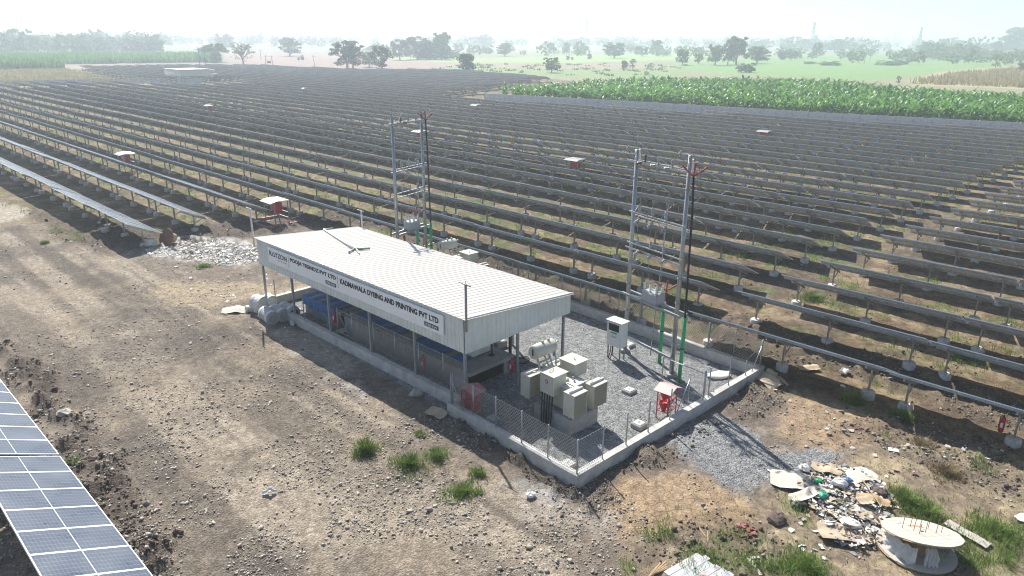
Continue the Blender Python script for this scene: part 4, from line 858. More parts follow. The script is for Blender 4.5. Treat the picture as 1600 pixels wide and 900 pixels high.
def pole_structure(label, A, B, HA, HB, cable_off, device=True):
    """two concrete poles joined by steel crossarms; A,B ground points"""
    A = Vector(A); B = Vector(B); t = thing('pole_structure', label, 'utility poles', A); d = (B-A); L_ = d.length; d = d/L_; n = Vector((d.y, -d.x, 0))
    if n.y > 0: n = -n
    W_ = lambda s_, z, o=0: d*s_+n*o+Vector((0, 0, z))
    for s_, H in ((0, HA), (L_, HB)):
        mb = MB(); mb.tube([W_(s_, -.05), W_(s_, H)], [.098, .075], 12); mb.build('pole', M['galv'], t, True)
        MB().box(-.2, -.2, -.05, .2, .2, .12, Matrix.Translation(W_(s_, 0))).build('pole_base', M['conc'], t)
        for z in (1.9, 3.1, 4.1, 7.6): MB().tube([W_(s_, z), W_(s_, z+.06)], .108, 10).build('clamp', M['steelgrey'], t, True)
    for z in (HA-.45,):
        c = MB(); c.bar(W_(-.45, z, .12), W_(L_+.45, z, .12), .05, .08); c.build('crossarm', M['galv'], t)
        c = MB(); c.bar(W_(-.1, z, -.12), W_(L_+.1, z, -.12), .06, .1); c.build('crossarm', M['galv'], t)
    for s_ in (.32, L_-.32+.6): MB().bar(W_(s_, HA-.4, .1), W_(s_+.14, HA+.1, .3), .06, .05).build('bracket', M['white'], t)
    for z, o in ((6.25, .14), (6.05, -.14), (4.95, .14), (4.75, .2)):
        MB().bar(W_(-.12, z, o), W_(L_+.15, z, o), .04, .05).build('crossarm', M['galv'], t)
    for z in (2.68, 2.72):
        MB().bar(W_(-.2, z, .16 if z < 2.7 else -.2), W_(L_+.35, z, .16 if z < 2.7 else -.2), .07, .1).build('crossarm', M['galv'], t)
    MB().bar(W_(-.15, .8, .14), W_(L_+.1, .8, .14), .07, .1).build('crossarm', M['galv'], t)
    MB().bar(W_(L_-.4, 1.55, .2), W_(L_+.55, 1.55, .2), .05, .05).build('crossarm', M['galv'], t)
    for i in range(3):
        s_ = L_*(.22+.26*i)
        m_ = MB(); insulator(m_, W_(s_, HA-.4, .12), .3, .07); insulator(m_, W_(s_, HA-.4, .3), .26, .06, n); m_.build('insulator', M['porc'] if i else M['brown'], t, True)
        m_ = MB(); insulator(m_, W_(s_-.12, 6.3, .14), .34, .075); insulator(m_, W_(s_+.1, 6.1, .3), .3, .07, n+Vector((0, 0, -.6))); m_.build('insulator', M['porc'], t, True)
        MB().tube([W_(s_-.15, 6.55, .2), W_(s_-.2, 6.2, .42), W_(s_+.05, 5.85, .5), W_(s_+.2, 5.95, .4)], .02, 6).build('switch_blade', M['steelgrey'], t, True)
        m_ = MB(); insulator(m_, W_(s_-.1, 4.98, .14), .3, .065); insulator(m_, W_(s_+.12, 4.78, .25), .3, .07, n+Vector((0, 0, -.5))); m_.build('insulator', M['porc'], t, True)
        MB().tube([W_(s_, HA-.1, .15), W_(s_+.03, 7.6, .22), W_(s_-.1, 6.6, .16)], .009, 5).build('jumper_wire', M['steelgrey'], t)
        MB().tube([W_(s_+.15, 6.0, .4), W_(s_-.02, 5.5, .3), W_(s_-.1, 5.25, .16)], .009, 5).build('jumper_wire', M['steelgrey'], t)
        MB().tube([W_(s_+.2, 4.75, .45), W_(s_+.05, 4.0, .3), W_(L_*.5+(i-1)*.25, 3.3, .1)], .009, 5).build('jumper_wire', M['steelgrey'], t)
    MB().tube([W_(L_*.62, .5, .18), W_(L_*.75, 6.9, .2)], .018, 6).build('operating_rod', M['galv'], t, True)
    for s_, H in ((0, HA), (L_, HB)):
        m_ = MB(); insulator(m_, W_(s_-.3, H-.1, .2), .25, .06, (0, 0, 1)); m_.build('insulator', M['porc'], t, True)
        MB().tube([W_(s_, H-.02), W_(s_, H+.55)], .016, 5).build('spike', M['galv'], t)
        for k in (-1, 1): MB().tube([W_(s_+.05, H-.3, 0), W_(s_+.25*k-.1, H+.05, .25), W_(s_+.35*k, H-.15, .4)], .014, 5).build('horn_wire', M['steelgrey'], t, True)
    if device:
        x = L_*.52; Mx = Matrix.Translation(W_(x, 2.78)) @ Matrix(((d.x, n.x, 0, 0), (d.y, n.y, 0, 0), (0, 0, 1, 0), (0, 0, 0, 1)))
        k = MB().box(-.42, -.28, 0, .42, .28, .42, Mx, .04).build('metering_unit', M['porc'], t); MB().box(-.46, -.32, -.03, .46, .32, 0, Mx).build('base_plate', M['steelgrey'], k)
        for i in range(6):
            m_ = MB(); xx = -.34+.33*(i % 3); yy = -.16 if i < 3 else .16; insulator(m_, W_(x+xx, 3.2, yy), .34, .06, d*(-.12+.12*(i % 3))+Vector((0, 0, 1))); m_.build('bushing', M['white'], k, True)
            MB().tube([W_(x+xx-.05, 3.52, yy), W_(x+xx-.05, 3.6, yy)], .02, 5).build('terminal', M['black'], k)
    return t
RP1, RP2 = CF.w(5.38, 9.15), CF.w(2.58, 8.62)
pole_structure('right pair of tall grey poles joined by crossarms, standing in the gravel yard', RP1, RP2, 8.72, 8.88, 0)
LZ = 9.05
LP1, LP2 = G(612, 180, LZ), G(658, 174, LZ)
pole_structure('left pair of tall grey poles joined by crossarms, rising behind the shed roof', (LP1.x, LP1.y, 0), (LP2.x, LP2.y, 0), LZ, LZ, 0)
def cable_riser(label, base, h_green, h_top, lean, term=True, black=True):
    t = thing('cable_riser', label, 'cable pipe', base)
    MB().tube([(0, 0, 0), (0, 0, h_green)], .075, 12).build('guard_pipe', M['green'], t, True); MB().tube([(0, 0, h_green*.52), (0, 0, h_green*.52+.05)], .09, 12).build('clamp', M['black'], t, True)
    lx, ly = lean
    top = Vector((lx, ly, h_top))
    MB().tube([(0, 0, h_green-.1), (lx*.3, ly*.3, h_green+(h_top-h_green)*.4), (lx*.55, ly*.55, h_green+(h_top-h_green)*.75), top], .042 if black else .03, 8).build('cable', M['black'] if black else M['redterm'], t, True)
    for k in range(3):
        a = -.9+.9*k; dd = Vector((cos(radians(20))*sin(a)*.5, -.1*k, .25+.15*cos(a))); m_ = MB(); m_.tube([top, top+dd*.6], .03, 6); insulator(m_, top+dd*.6, .3, .05, dd); m_.build('termination', M['redterm'], t, True)
    return t
g1 = G(1061, 597); tpt = G(1088, 258, 8.3); cable_riser('tall black cable with red forked end rising from a green pipe beside the right poles', (g1.x, g1.y, 0), 2.75, 8.2, (CF.w(2.35, 8.1).x-g1.x+.25, .0))
g2_ = G(1030, 567); cable_riser('short green pipe with red cable end between the two right poles', (g2_.x, g2_.y, 0), 2.75, 3.2, (.05, 0), black=False)
gl = Vector((LP2.x+.35, LP2.y-.2, 0)); cable_riser('tall black cable with red forked end beside the left poles', gl, 2.9, 8.6, (-.12, .1))
gl = Vector((LP2.x-.45, LP2.y-.15, 0)); cable_riser('short green pipe at the foot of the left poles', gl, 2.9, 3.3, (.05, 0), black=False)

# ================================================================== FIRE BUCKET STANDS
def bucket_stand(label, p, rz, roofm):
    t = thing('fire_bucket_stand', label, 'fire bucket stand', (p.x, p.y, 0), rz)
    for x in (-.22, .22):
        for y in (-.3, .3): MB().bar((x, y, 0), (x, y, 1.12), .03).build('leg', M['red'], t)
    for z in (.3, .74, 1.1):
        for y in (-.3, .3): MB().bar((-.22, y, z), (.22, y, z), .02).build('rail', M['red'], t)
        for x in (-.22, .22): MB().bar((x, -.3, z), (x, .3, z), .02).build('rail', M['red'], t)
    r = MB(); r.add([(-.34, -.42, 1.10), (.34, -.42, 1.10), (.34, 0, 1.26), (-.34, 0, 1.26), (-.34, .42, 1.10), (.34, .42, 1.10), (-.34, -.42, 1.085), (.34, -.42, 1.085), (.34, 0, 1.245), (-.34, 0, 1.245), (-.34, .42, 1.085), (.34, .42, 1.085)],
          [(0, 1, 2, 3), (3, 2, 5, 4), (9, 8, 7, 6), (10, 11, 8, 9), (0, 6, 7, 1), (4, 5, 11, 10), (1, 7, 8, 2), (2, 8, 11, 5), (6, 0, 3, 9), (9, 3, 4, 10)]); r.build('canopy', roofm, t)
    for z in (.80, .34):
        for y in (-.15, .15):
            MB().lathe([(.05, -.1), (.19, .26), (.195, .3), (.16, .3), (.15, .26)], 12, (-.02, y*1.15, z)).build('bucket', M['red'], t, True); 
            MB().tube([(-.02, y-.12, z+.19), (-.02, y-.07, z+.29), (-.02, y+.07, z+.29), (-.02, y+.12, z+.19)], .008, 5).build('handle', M['steelgrey'], t, True)
    MB().box(-.08, .08, .16, .08, .24, .22).build('bucket_rim', M['palepink'], t)
    return t
bucket_stand('red fire bucket stand with faded red canopy inside the front wall by the shed corner', G(738, 652), CF.rz+.1, M['pink'])
bucket_stand('red fire bucket stand with pale pink canopy inside the right wall', G(1040, 650), CF.rz-pi/2+.1, M['palepink'])
# ---- earth pit covers
def slab(label, px, py, s=.3, h=.12, rz=None, m_='conc_lt'):
    p = G(px, py); t = thing('earth_pit_cover', label, 'concrete cover', (p.x, p.y, 0), CF.rz+(rz or 0)); MB().box(-s, -s, 0, s, s, h, bev=.02).build('frame', M['conc'], t); MB().box(-s+.05, -s+.05, h, s-.05, s-.05, h+.025, bev=.01).build('lid', M[m_], t); MB().tube([(-.04, 0, h+.025), (-.04, 0, h+.06), (.04, 0, h+.06), (.04, 0, h+.025)], .008, 5).build('lifting_ring', M['steelgrey'], t); return t
slab('square concrete cover in the open gravel right of the transformer', 983, 613, .22); slab('square concrete cover just inside the right wall near the bare posts', 998, 667, .22, .16); slab('square concrete cover in the nearest corner of the yard', 887, 728, .24, .1)
slab('flat concrete cover behind the front mesh by the red bucket stand', 770, 654, .22, .03); slab('square concrete cover beside the foot of the first right pole', 981, 541, .25, .12); slab('pale concrete box behind the shed right end', 729+14, 540-20, .3, .3) if False else None
slab('pale concrete box with lid beyond the right end of the shed platform', 778, 541, .3, .28); slab('concrete cover under the mesh fence below the signboard', 640, 575, .25, .03, m_='conc'); slab('pale concrete cover inside the left end wall', 462, 485, .28, .05); slab('concrete cover under the bright blue tarpaulin end', 518, 508, .28, .03, m_='conc')
# cable heap by the shed corner
p = G(812, 565); t = thing('cable_coil', 'black cable coil lying on the gravel behind the shed end post', 'cable', (p.x, p.y, 0))
for k in range(3): MB().tube([(.35*cos(a)*(1+.1*k), .3*sin(a)*(1+.15*k), .03+.035*k+.02*sin(3*a)) for a in [i*2*pi/16 for i in range(17)]], .016, 6, False).build('cable_turn', M['black'], t, True)
p = G(797, 560); MBt = MB(); MBt.box(-.05, -.05, 0, .05, .05, 1.5); o = MBt.build('cable_duct', M['black'], None, False, (p.x, p.y, 0), (0, 0, SF.rz)); tag(o, 'black upright cable duct beside the right end post of the shed', 'cable duct')

# ================================================================== COMBINER SHELTERS
def shelter(label, px, py, z, sc=1.0, kerb=False, fl=1):
    p = G(px, py, z); t = thing('combiner_shelter', label, 'shelter', (p.x, p.y, 0), ROWF.rz, 'small white roofed shelters among the panel rows' if 0 else None); W2, L2, H = .85*sc, .95*sc, z
    mb = MB(); n = 22; vs = []; K = 8
    for i in range(n+1):
        y = -L2+2*L2*i/n; rb = .02*(i % 2)
        for k in range(K+1):
            s_ = k/K; x = -W2+2*W2*s_; zz = H+.10-.28*max(0, .42-s_)**1.5*4*.5-.05*s_; vs.append((x, y, zz+rb))
    fs = [(i*(K+1)+k, i*(K+1)+k+1, (i+1)*(K+1)+k+1, (i+1)*(K+1)+k) for i in range(n) for k in range(K)]; b = len(vs)
    mb.add(vs, fs); mb.add([(x, y, z_-.015) for x, y, z_ in vs], [f[::-1] for f in fs]); mb.build('curved_roof', M['sheet'], t)
    MB().box(-.1, -.45, H-.85, .35, .45, H-.12, bev=.02).build('red_box', M['red'], t)
    for x, y in ((-.4, -.7), (-.4, .7), (.65, -.7), (.65, .7)): MB().bar((x, y, 0), (x, y, H-.02), .05).build('leg', M['galv'], t)
    for zz in (.5, .9): MB().bar((.65, -.7, zz), (.65, .7, zz), .04).build('rail', M['galv'], t)
    if kerb:
        for a in ((-1.3, -1.2, 1.3, -1.05), (-1.3, 1.6, 1.3, 1.75), (-1.3, -1.05, -1.15, 1.6), (1.15, -1.05, 1.3, 1.6)): MB().box(a[0], a[1], -.05, a[2], a[3], .22).build('kerb', M['pink'], t)
        MB().box(-1.5, -1.4, -.08, 1.5, 1.95, .02).build('apron', M['conc'], t)
    return t
shelter('white curved roof shelter with red box inside a red kerb behind the shed', 428, 313, 1.75, .85, True)
shelter('white curved roof shelter with red box between the left rows', 194, 240, 1.75, .9)
shelter('white sheet shelter among the rows left of the right tall poles', 898, 249, 1.9, .85); shelter('white sheet shelter among the rows behind the left tall poles', 655, 205, 1.9, .8)
shelter('small white shelter far among the rows before the end of the concrete fence', 743, 164, 1.9, .8); shelter('small white shelter far among the rows below the banana field', 1194, 205, 1.9, .8); shelter('tiny white shelter far among the left rows beyond the small far shed', 325, 165, 1.9, .65)
shelter('tiny white shelter in the hazy far rows left of centre', 475, 138, 1.9, .55)

# ---- distant station
pf = G(284, 133.5); fz = radians(-135)+SF.rz
t = thing('distant_station_shed', 'small hazy white shed far away in the left part of the panel field', 'shed', (pf.x, pf.y, 0), SF.rz-.0)
FB, FD = 10.5, 8.0
MB().box(-.2, -.3, 3.9, FD+.4, FB+.3, 4.05).build('roof', M['sheet'], t); MB().box(0, 0, 2.3, .08, FB, 3.9).build('cladding', M['skirt'], t); MB().box(0, -.08, 2.3, FD, 0, 3.9).build('cladding', M['skirt'], t); MB().box(0, FB, 2.3, FD, FB+.08, 3.9).build('cladding', M['skirt'], t)
MB().box(-.06, 3.5, 2.7, -.01, FB-.4, 3.3).build('signboard', M['sign'], t)
for x in (.2, FD-.2):
    for y in (.1, FB/3, FB*2/3, FB-.1): MB().box(x-.08, y-.08, 0, x+.08, y+.08, 2.3).build('post', M['steelgrey'], t)
MB().box(2, 1, 0, 6, 8.5, 1.6).build('equipment', M['skirt'], t); MB().tube([(0, FB, 3.9), (0, FB, 5.8)], .07, 6).build('mast', M['white'], t)
pf2 = G(333, 127); t = thing('distant_transformer', 'small pale transformer group beside the distant shed', 'transformer', (pf2.x, pf2.y, 0), SF.rz)
MB().box(0, 0, 0, 2.2, 2.6, .6).build('plinth', M['conc'], t); MB().box(.3, .4, .6, 1.7, 2.1, 2.2).build('tank', M['beige'], t); MB().tube([(.2, 2.2, 2.9), (1.6, 2.2, 2.9)], .3, 10).build('oil_conservator', M['beige'], t)
for y in (-.3, 2.6): 
    for x in (.2, 1.2): MB().box(x, y, .7, x+.6, y+.5, 2).build('radiator', M['beige'], t)
pf3 = G(276, 126)
for k in range(2):
    q = pf3+Vector((k*2.4-5, 30-k, 0)); o = MB().tube([(0, 0, 0), (0, 0, 9)], .14, 6).bar((-1.4, 0, 8.3), (1.4, 0, 8.3), .12).build('distant_pole', M['galv'], None, False, (q.x, q.y, 0)); tag(o, ['thin hazy pole behind the distant shed, left one', 'thin hazy pole behind the distant shed, right one'][k], 'utility pole')

# ================================================================== PRECAST CONCRETE FENCE (right) AND LEFT BOUNDARY
FENCEC = mat('precast_fence_concrete', (.66, .68, .70), .85, 0, .16, 2.0, dirt=(.28, .28, .26), dirt_amt=.5)
def precast(label, a, b, h=1.95, rows=3, bay=2.4, maxbays=400, mname=FENCEC):
    a = Vector(a); b = Vector(b); d = b-a; n = int(d.length/bay); az = atan2(d.y, d.x); t = thing('precast_fence', label, 'fence', a, az); st = d.length/n
    pm = MB().box(-.08, -.09, -.1, .08, .09, h+.08).mesh('post', mname); sm = MB().box(.085, -.03, 0, st-.085, .03, h/rows-.025, bev=.012).mesh('slab', mname)
    near = n*(rows+1) <= 300
    for i in range(n+1): link('post', pm, t, (i*st, 0, 0))
    for i in range(n):
        for k in range(rows): link('slab', sm, t, (i*st, random.uniform(-.006, .006), .02+k*h/rows), (random.uniform(-.01, .01), 0, 0))
    return t
f0, f1, f2, f3 = G(757, 161), G(1000, 176), G(1300, 196.5), G(1600, 214)
dirv = (f3-f0).normalized()
precast('pale precast concrete fence along the banana field, far left stretch', f0, f1); precast('pale precast concrete fence along the banana field, middle stretch', f1, f2); precast('pale precast concrete fence along the banana field, near right stretch', f2, f3+(f3-f2).normalized()*14)
fl0, fl1 = G(-60, 139), G(262, 131.5)
fl = thing('wire_fence', 'low grey fence at the far left edge of the panel field', 'fence', fl0); d = fl1-fl0
for i in range(40): q = d*(i/39.); MB().box(-.07, -.07, 0, .07, .07, 2.1, Matrix.Translation(q)).build('post', FENCEC, fl)
for z in (.5, 1.0, 1.5): MB().bar(Vector((0, 0, z)), d+Vector((0, 0, z)), .05, .32).build('rail', FENCEC, fl)
if False: pass

# ================================================================== BANANA FIELD
def leaf_mesh(seed, L_=2.05, Wd=.46):
    rs = random.Random(seed); n = 6; vs = []; el = rs.uniform(1.2, 1.5); x = z = 0; a = el
    for i in range(n+1):
        s_ = i/n; w = Wd*.5*sin(pi*min(1, .12+s_*.88))**.6*(.15 if i == 0 else 1)*(0.08 if i == n else 1)
        fold = .18*w; vs += [(x, -w, z+fold*2), (x, 0, z), (x, w, z+fold*2)]
        x += L_/n*cos(a); z += L_/n*sin(a); a -= rs.uniform(.14, .34)
    fs = []
    for i in range(n):
        o = i*3; fs += [(o, o+3, o+4, o+1), (o+1, o+4, o+5, o+2)]
    return vs, fs
LVS = [leaf_mesh(s_) for s_ in range(4)]
LME = [MB().add(*l).mesh('leaf', LEAF['banana']) for l in LVS]
stem_me = MB().tube([(0, 0, 0), (0, 0, 1.0), (0, 0, 2.0)], [.17, .13, .08], 7).mesh('banana_plant', BSTEM)
BAN_FRONT = [(768, 162), (1000, 174), (1300, 194), (1600, 211), (1720, 218)]
bl = [G(a, b) for a, b in BAN_FRONT]; nin = Vector((ROWF.v.x, ROWF.v.y, 0))
BANPOLY = [tuple((p+nin*2.6)[:2]) for p in bl]+[tuple(G(1720, 150, 3.6)[:2]), tuple(G(1600, 144, 3.6)[:2]), tuple(G(1400, 134, 3.6)[:2]), tuple(G(1372, 131, 3.6)[:2]), tuple(G(1340, 123, 3.6)[:2]), tuple(G(1150, 117.5, 3.6)[:2]), tuple(G(1000, 120, 3.6)[:2]), tuple(G(862, 128, 3.6)[:2])]
pts = []; bu = [ROWF.inv(p) for p in BANPOLY]; u0, u1 = min(a for a, b in bu), max(a for a, b in bu); v0, v1 = min(b for a, b in bu), max(b for a, b in bu)
uu, vv = np.meshgrid(np.arange(u0, u1, 1.5), np.arange(v0, v1, 1.5)); uu = uu.ravel()+RNG.uniform(-.5, .5, uu.size); vv = vv.ravel()+RNG.uniform(-.5, .5, vv.size)
BX = ROWF.u.x*uu+ROWF.v.x*vv; BY = ROWF.u.y*uu+ROWF.v.y*vv; k = poly_sd(BX, BY, BANPOLY) > 0; BX, BY = BX[k], BY[k]; BD = np.hypot(BX, BY)
# distance from the fence decides which show
edge = np.min([np.abs(poly_sd(BX, BY, [tuple(bl[i][:2]), tuple(bl[i+1][:2]), tuple((bl[i+1]+nin*.01)[:2]), tuple((bl[i]+nin*.01)[:2])])) for i in range(len(bl)-1)], 0)
order = np.lexsort((BD, (edge > 6).astype(int))); BX, BY, BD = BX[order], BY[order], BD[order]
NB = 300; print('bananas', len(BX))
Vb, Fb, mb_i, off = [], [], [], 0
for i in range(len(BX)):
    h = random.uniform(.85, 1.2)*(1 if BD[i] < 200 else 1.0); nl = random.choice((8, 9, 10)); a0 = random.uniform(0, 6.28)
    if i < NB:
        r = link('banana_plant', stem_me, None, (BX[i], BY[i], 0)); r.scale = (h, h, h); tag(r, 'leafy green banana plant in the plantation behind the concrete fence', 'banana plant', 'banana plants in the field behind the concrete fence')
        for j in range(nl):
            o = link('leaf', random.choice(LME), r, (0, 0, 1.0+.11*j), (0, random.uniform(.05, .45)-.05*j, a0+j*2.4)); s_ = random.uniform(.8, 1.15); o.scale = (s_, s_, s_)
    else:
        nl = 7 if BD[i] > 190 else 9
        for j in range(nl):
            vs, fs = LVS[random.randrange(4)]; a = a0+j*2.4; ty = random.uniform(.05, .45)-.05*j; s_ = random.uniform(.8, 1.2)*h; ca_, sa_, ct, st_ = cos(a), sin(a), cos(ty), sin(ty)
            A = np.array(vs)*s_; x = A[:, 0]*ct+A[:, 2]*st_; z = -A[:, 0]*st_+A[:, 2]*ct; y = A[:, 1]
            Vb.append(np.stack([x*ca_-y*sa_+BX[i], x*sa_+y*ca_+BY[i], z+(1.0+.11*j)*h], -1)); Fb.append(np.array(fs)+off); off += len(A)
tag(link('banana_plantation', np_mesh('banana_plantation', np.vstack(Vb), np.vstack(Fb), LEAF['banana'])), kind='stuff')

# ================================================================== FIELD CROPS FURTHER OUT
def crop(name, poly, n, h, w, m_, lean=.5, nper=4, spread=.8):
    P_ = np.array(poly); lo, hi = P_.min(0), P_.max(0); X = RNG.uniform(lo[0], hi[0], n); Y = RNG.uniform(lo[1], hi[1], n); k = poly_sd(X, Y, poly) > 0; X, Y = X[k], Y[k]
    return grass_stuff(name, np.stack([X, Y, 0*X], -1), nper, np.full(len(X), spread), RNG.uniform(.7, 1.2, len(X))*h, np.full(len(X), w), m_, lean)
crop('banana_field_far', gp([(-150, 104), (345, 97), (340, 90), (-150, 92)]), 16000, 3.6, .32, LEAF['crop'], .7)
crop('banana_field_left', gp([(-150, 112), (98, 108), (96, 103), (-150, 103)]), 6000, 3.6, .35, LEAF['crop'], .7)
crop('dry_crop_field', gp([(-150, 137), (0, 134.5), (255, 130.5), (185, 126), (105, 109), (-150, 112)]), 14000, .9, .10, LEAF['gold'], .6)
crop('golden_crop_field', gp([(1422, 131), (1600, 137), (1750, 142), (1750, 103), (1600, 108), (1480, 119)]), 12000, 1.9, .2, LEAF['gold'], .35)
crop('low_bushes', gp([(640, 108), (1000, 122), (1060, 112), (1080, 100), (760, 100)]), 150, .9, .25, LEAF['mid'], .9, 10, 1.6)

# ================================================================== TREES
def tree_meshes(seed, lm, dens=1.0, bare=0.0, shape='round'):
    """unit tree: height 1, crown width 1"""
    rs = random.Random(seed); rn = np.random.RandomState(seed); mb = MB(); ends = []
    base = .10 if shape in ('dense', 'bush') else .2
    mb.tube([(0, 0, -.02), (rs.uniform(-.02, .02), rs.uniform(-.02, .02), base), (rs.uniform(-.04, .04), rs.uniform(-.04, .04), base+.18), (rs.uniform(-.05, .05), rs.uniform(-.05, .05), .75)], [.035, .027, .02, .006], 7)
    for i in range(9 if bare < .5 else 16):
        a = i*2.4+rs.uniform(-.4, .4); z0 = rs.uniform(base, .55); r = rs.uniform(.22, .42)*(1 if z0 < .5 else .8); z1 = min(.93, z0+rs.uniform(.18, .42))
        p1 = (cos(a)*r*.45, sin(a)*r*.45, (z0+z1)/2+.03); p2 = (cos(a)*r, sin(a)*r, z1); mb.tube([(0, 0, z0), p1, p2], [.016, .010, .003], 5); ends.append(p2)
        for k in range(2 if bare < .5 else 6):
            b = a+rs.uniform(-1.2, 1.2); q = (p1[0]+cos(b)*r*.5, p1[1]+sin(b)*r*.5, p1[2]+rs.uniform(.05, .25)); mb.tube([p1, q], [.007, .002], 4); ends.append(q)
    trunk = mb.mesh('trunk', M['bark'])
    C = []
    n = int(36*dens)
    for i in range(n):
        a = rs.uniform(0, 6.28); t = rs.random()**.5; ph = rs.random()
        if shape == 'dense': r = .40*t*sqrt(max(.1, 1-(abs(ph-.45)*1.6)**2)); z = .12+.80*ph
        elif shape == 'tall': r = .38*t*(1-.5*ph); z = .2+.74*ph
        elif shape == 'flat': r = .44*t; z = .5+.35*ph*(1-.6*t)
        elif shape == 'bush': r = .42*t; z = .1+.6*ph*(1-.5*t)
        else: r = .42*t*sqrt(max(.1, 1-((ph-.45)*1.5)**2)); z = .2+.7*ph
        C.append((cos(a)*r, sin(a)*r, z, rs.uniform(.07, .15)))
    for e in ends[::2]: C.append((*e, rs.uniform(.05, .1)))
    per = int(44*(1-bare)); P_ = []
    for cx, cy, cz, cr in C:
        q = rn.normal(size=(per, 3)); q /= np.linalg.norm(q, axis=1)[:, None]; q *= (cr*rn.uniform(.45, 1.05, per)[:, None]); q[:, 2] *= .75; P_.append(q+np.array([cx, cy, cz]))
    P_ = np.vstack(P_); P_[:, 2] = np.clip(P_[:, 2], .05, 1.0); m = len(P_); s_ = rn.uniform(.018, .036, m)*(1 if bare < .5 else .5)
    Q = np.array([(-1, -.6, 0), (1, -.6, .2), (.8, .7, 0), (-.8, .7, -.2)]); rr_ = rand_rot(m); V = np.einsum('nij,kj->nki', rr_, Q)*s_[:, None, None]+P_[:, None, :]
    F = (np.arange(m)*4)[:, None]+np.arange(4)[None]
    return trunk, np_mesh('crown', V.reshape(-1, 3), F, lm)
TV = {}
for i, (nm, lm, dn, br, shp) in enumerate([('round', 'mid', 1, 0, 'round'), ('round2', 'dark', 1.1, 0, 'round'), ('dense', 'dark', 1.6, 0, 'dense'), ('tall', 'mid', 1.2, 0, 'tall'), ('flat', 'dark', 1, 0, 'flat'), ('bare', 'grey', .9, .72, 'round'), ('sparse', 'grey', 1.0, .35, 'round'), ('yellow', 'yellow', 1, .1, 'round'), ('bush', 'mid', 1.2, 0, 'bush'), ('thin', 'mid', .6, .3, 'tall')]):
    TV[nm] = tree_meshes(100+i, LEAF[lm], dn, br, shp)
def tree(px, yb, yt, w, kind, label, cat='tree'):
    p = G(px, yb); h = height_at(p, yt); Wd = w/FPX*(p-CPOS).length*1.02
    tr, cr = TV[kind]; r = thing({'bush': 'bush', 'bare': 'bare_tree'}.get(kind, 'field_tree'), label, cat, (p.x, p.y, 0), random.uniform(0, 6.28))
    for n_, me in (('trunk', tr), ('crown', cr)): o = link(n_, me, r); o.scale = (Wd, Wd, h)
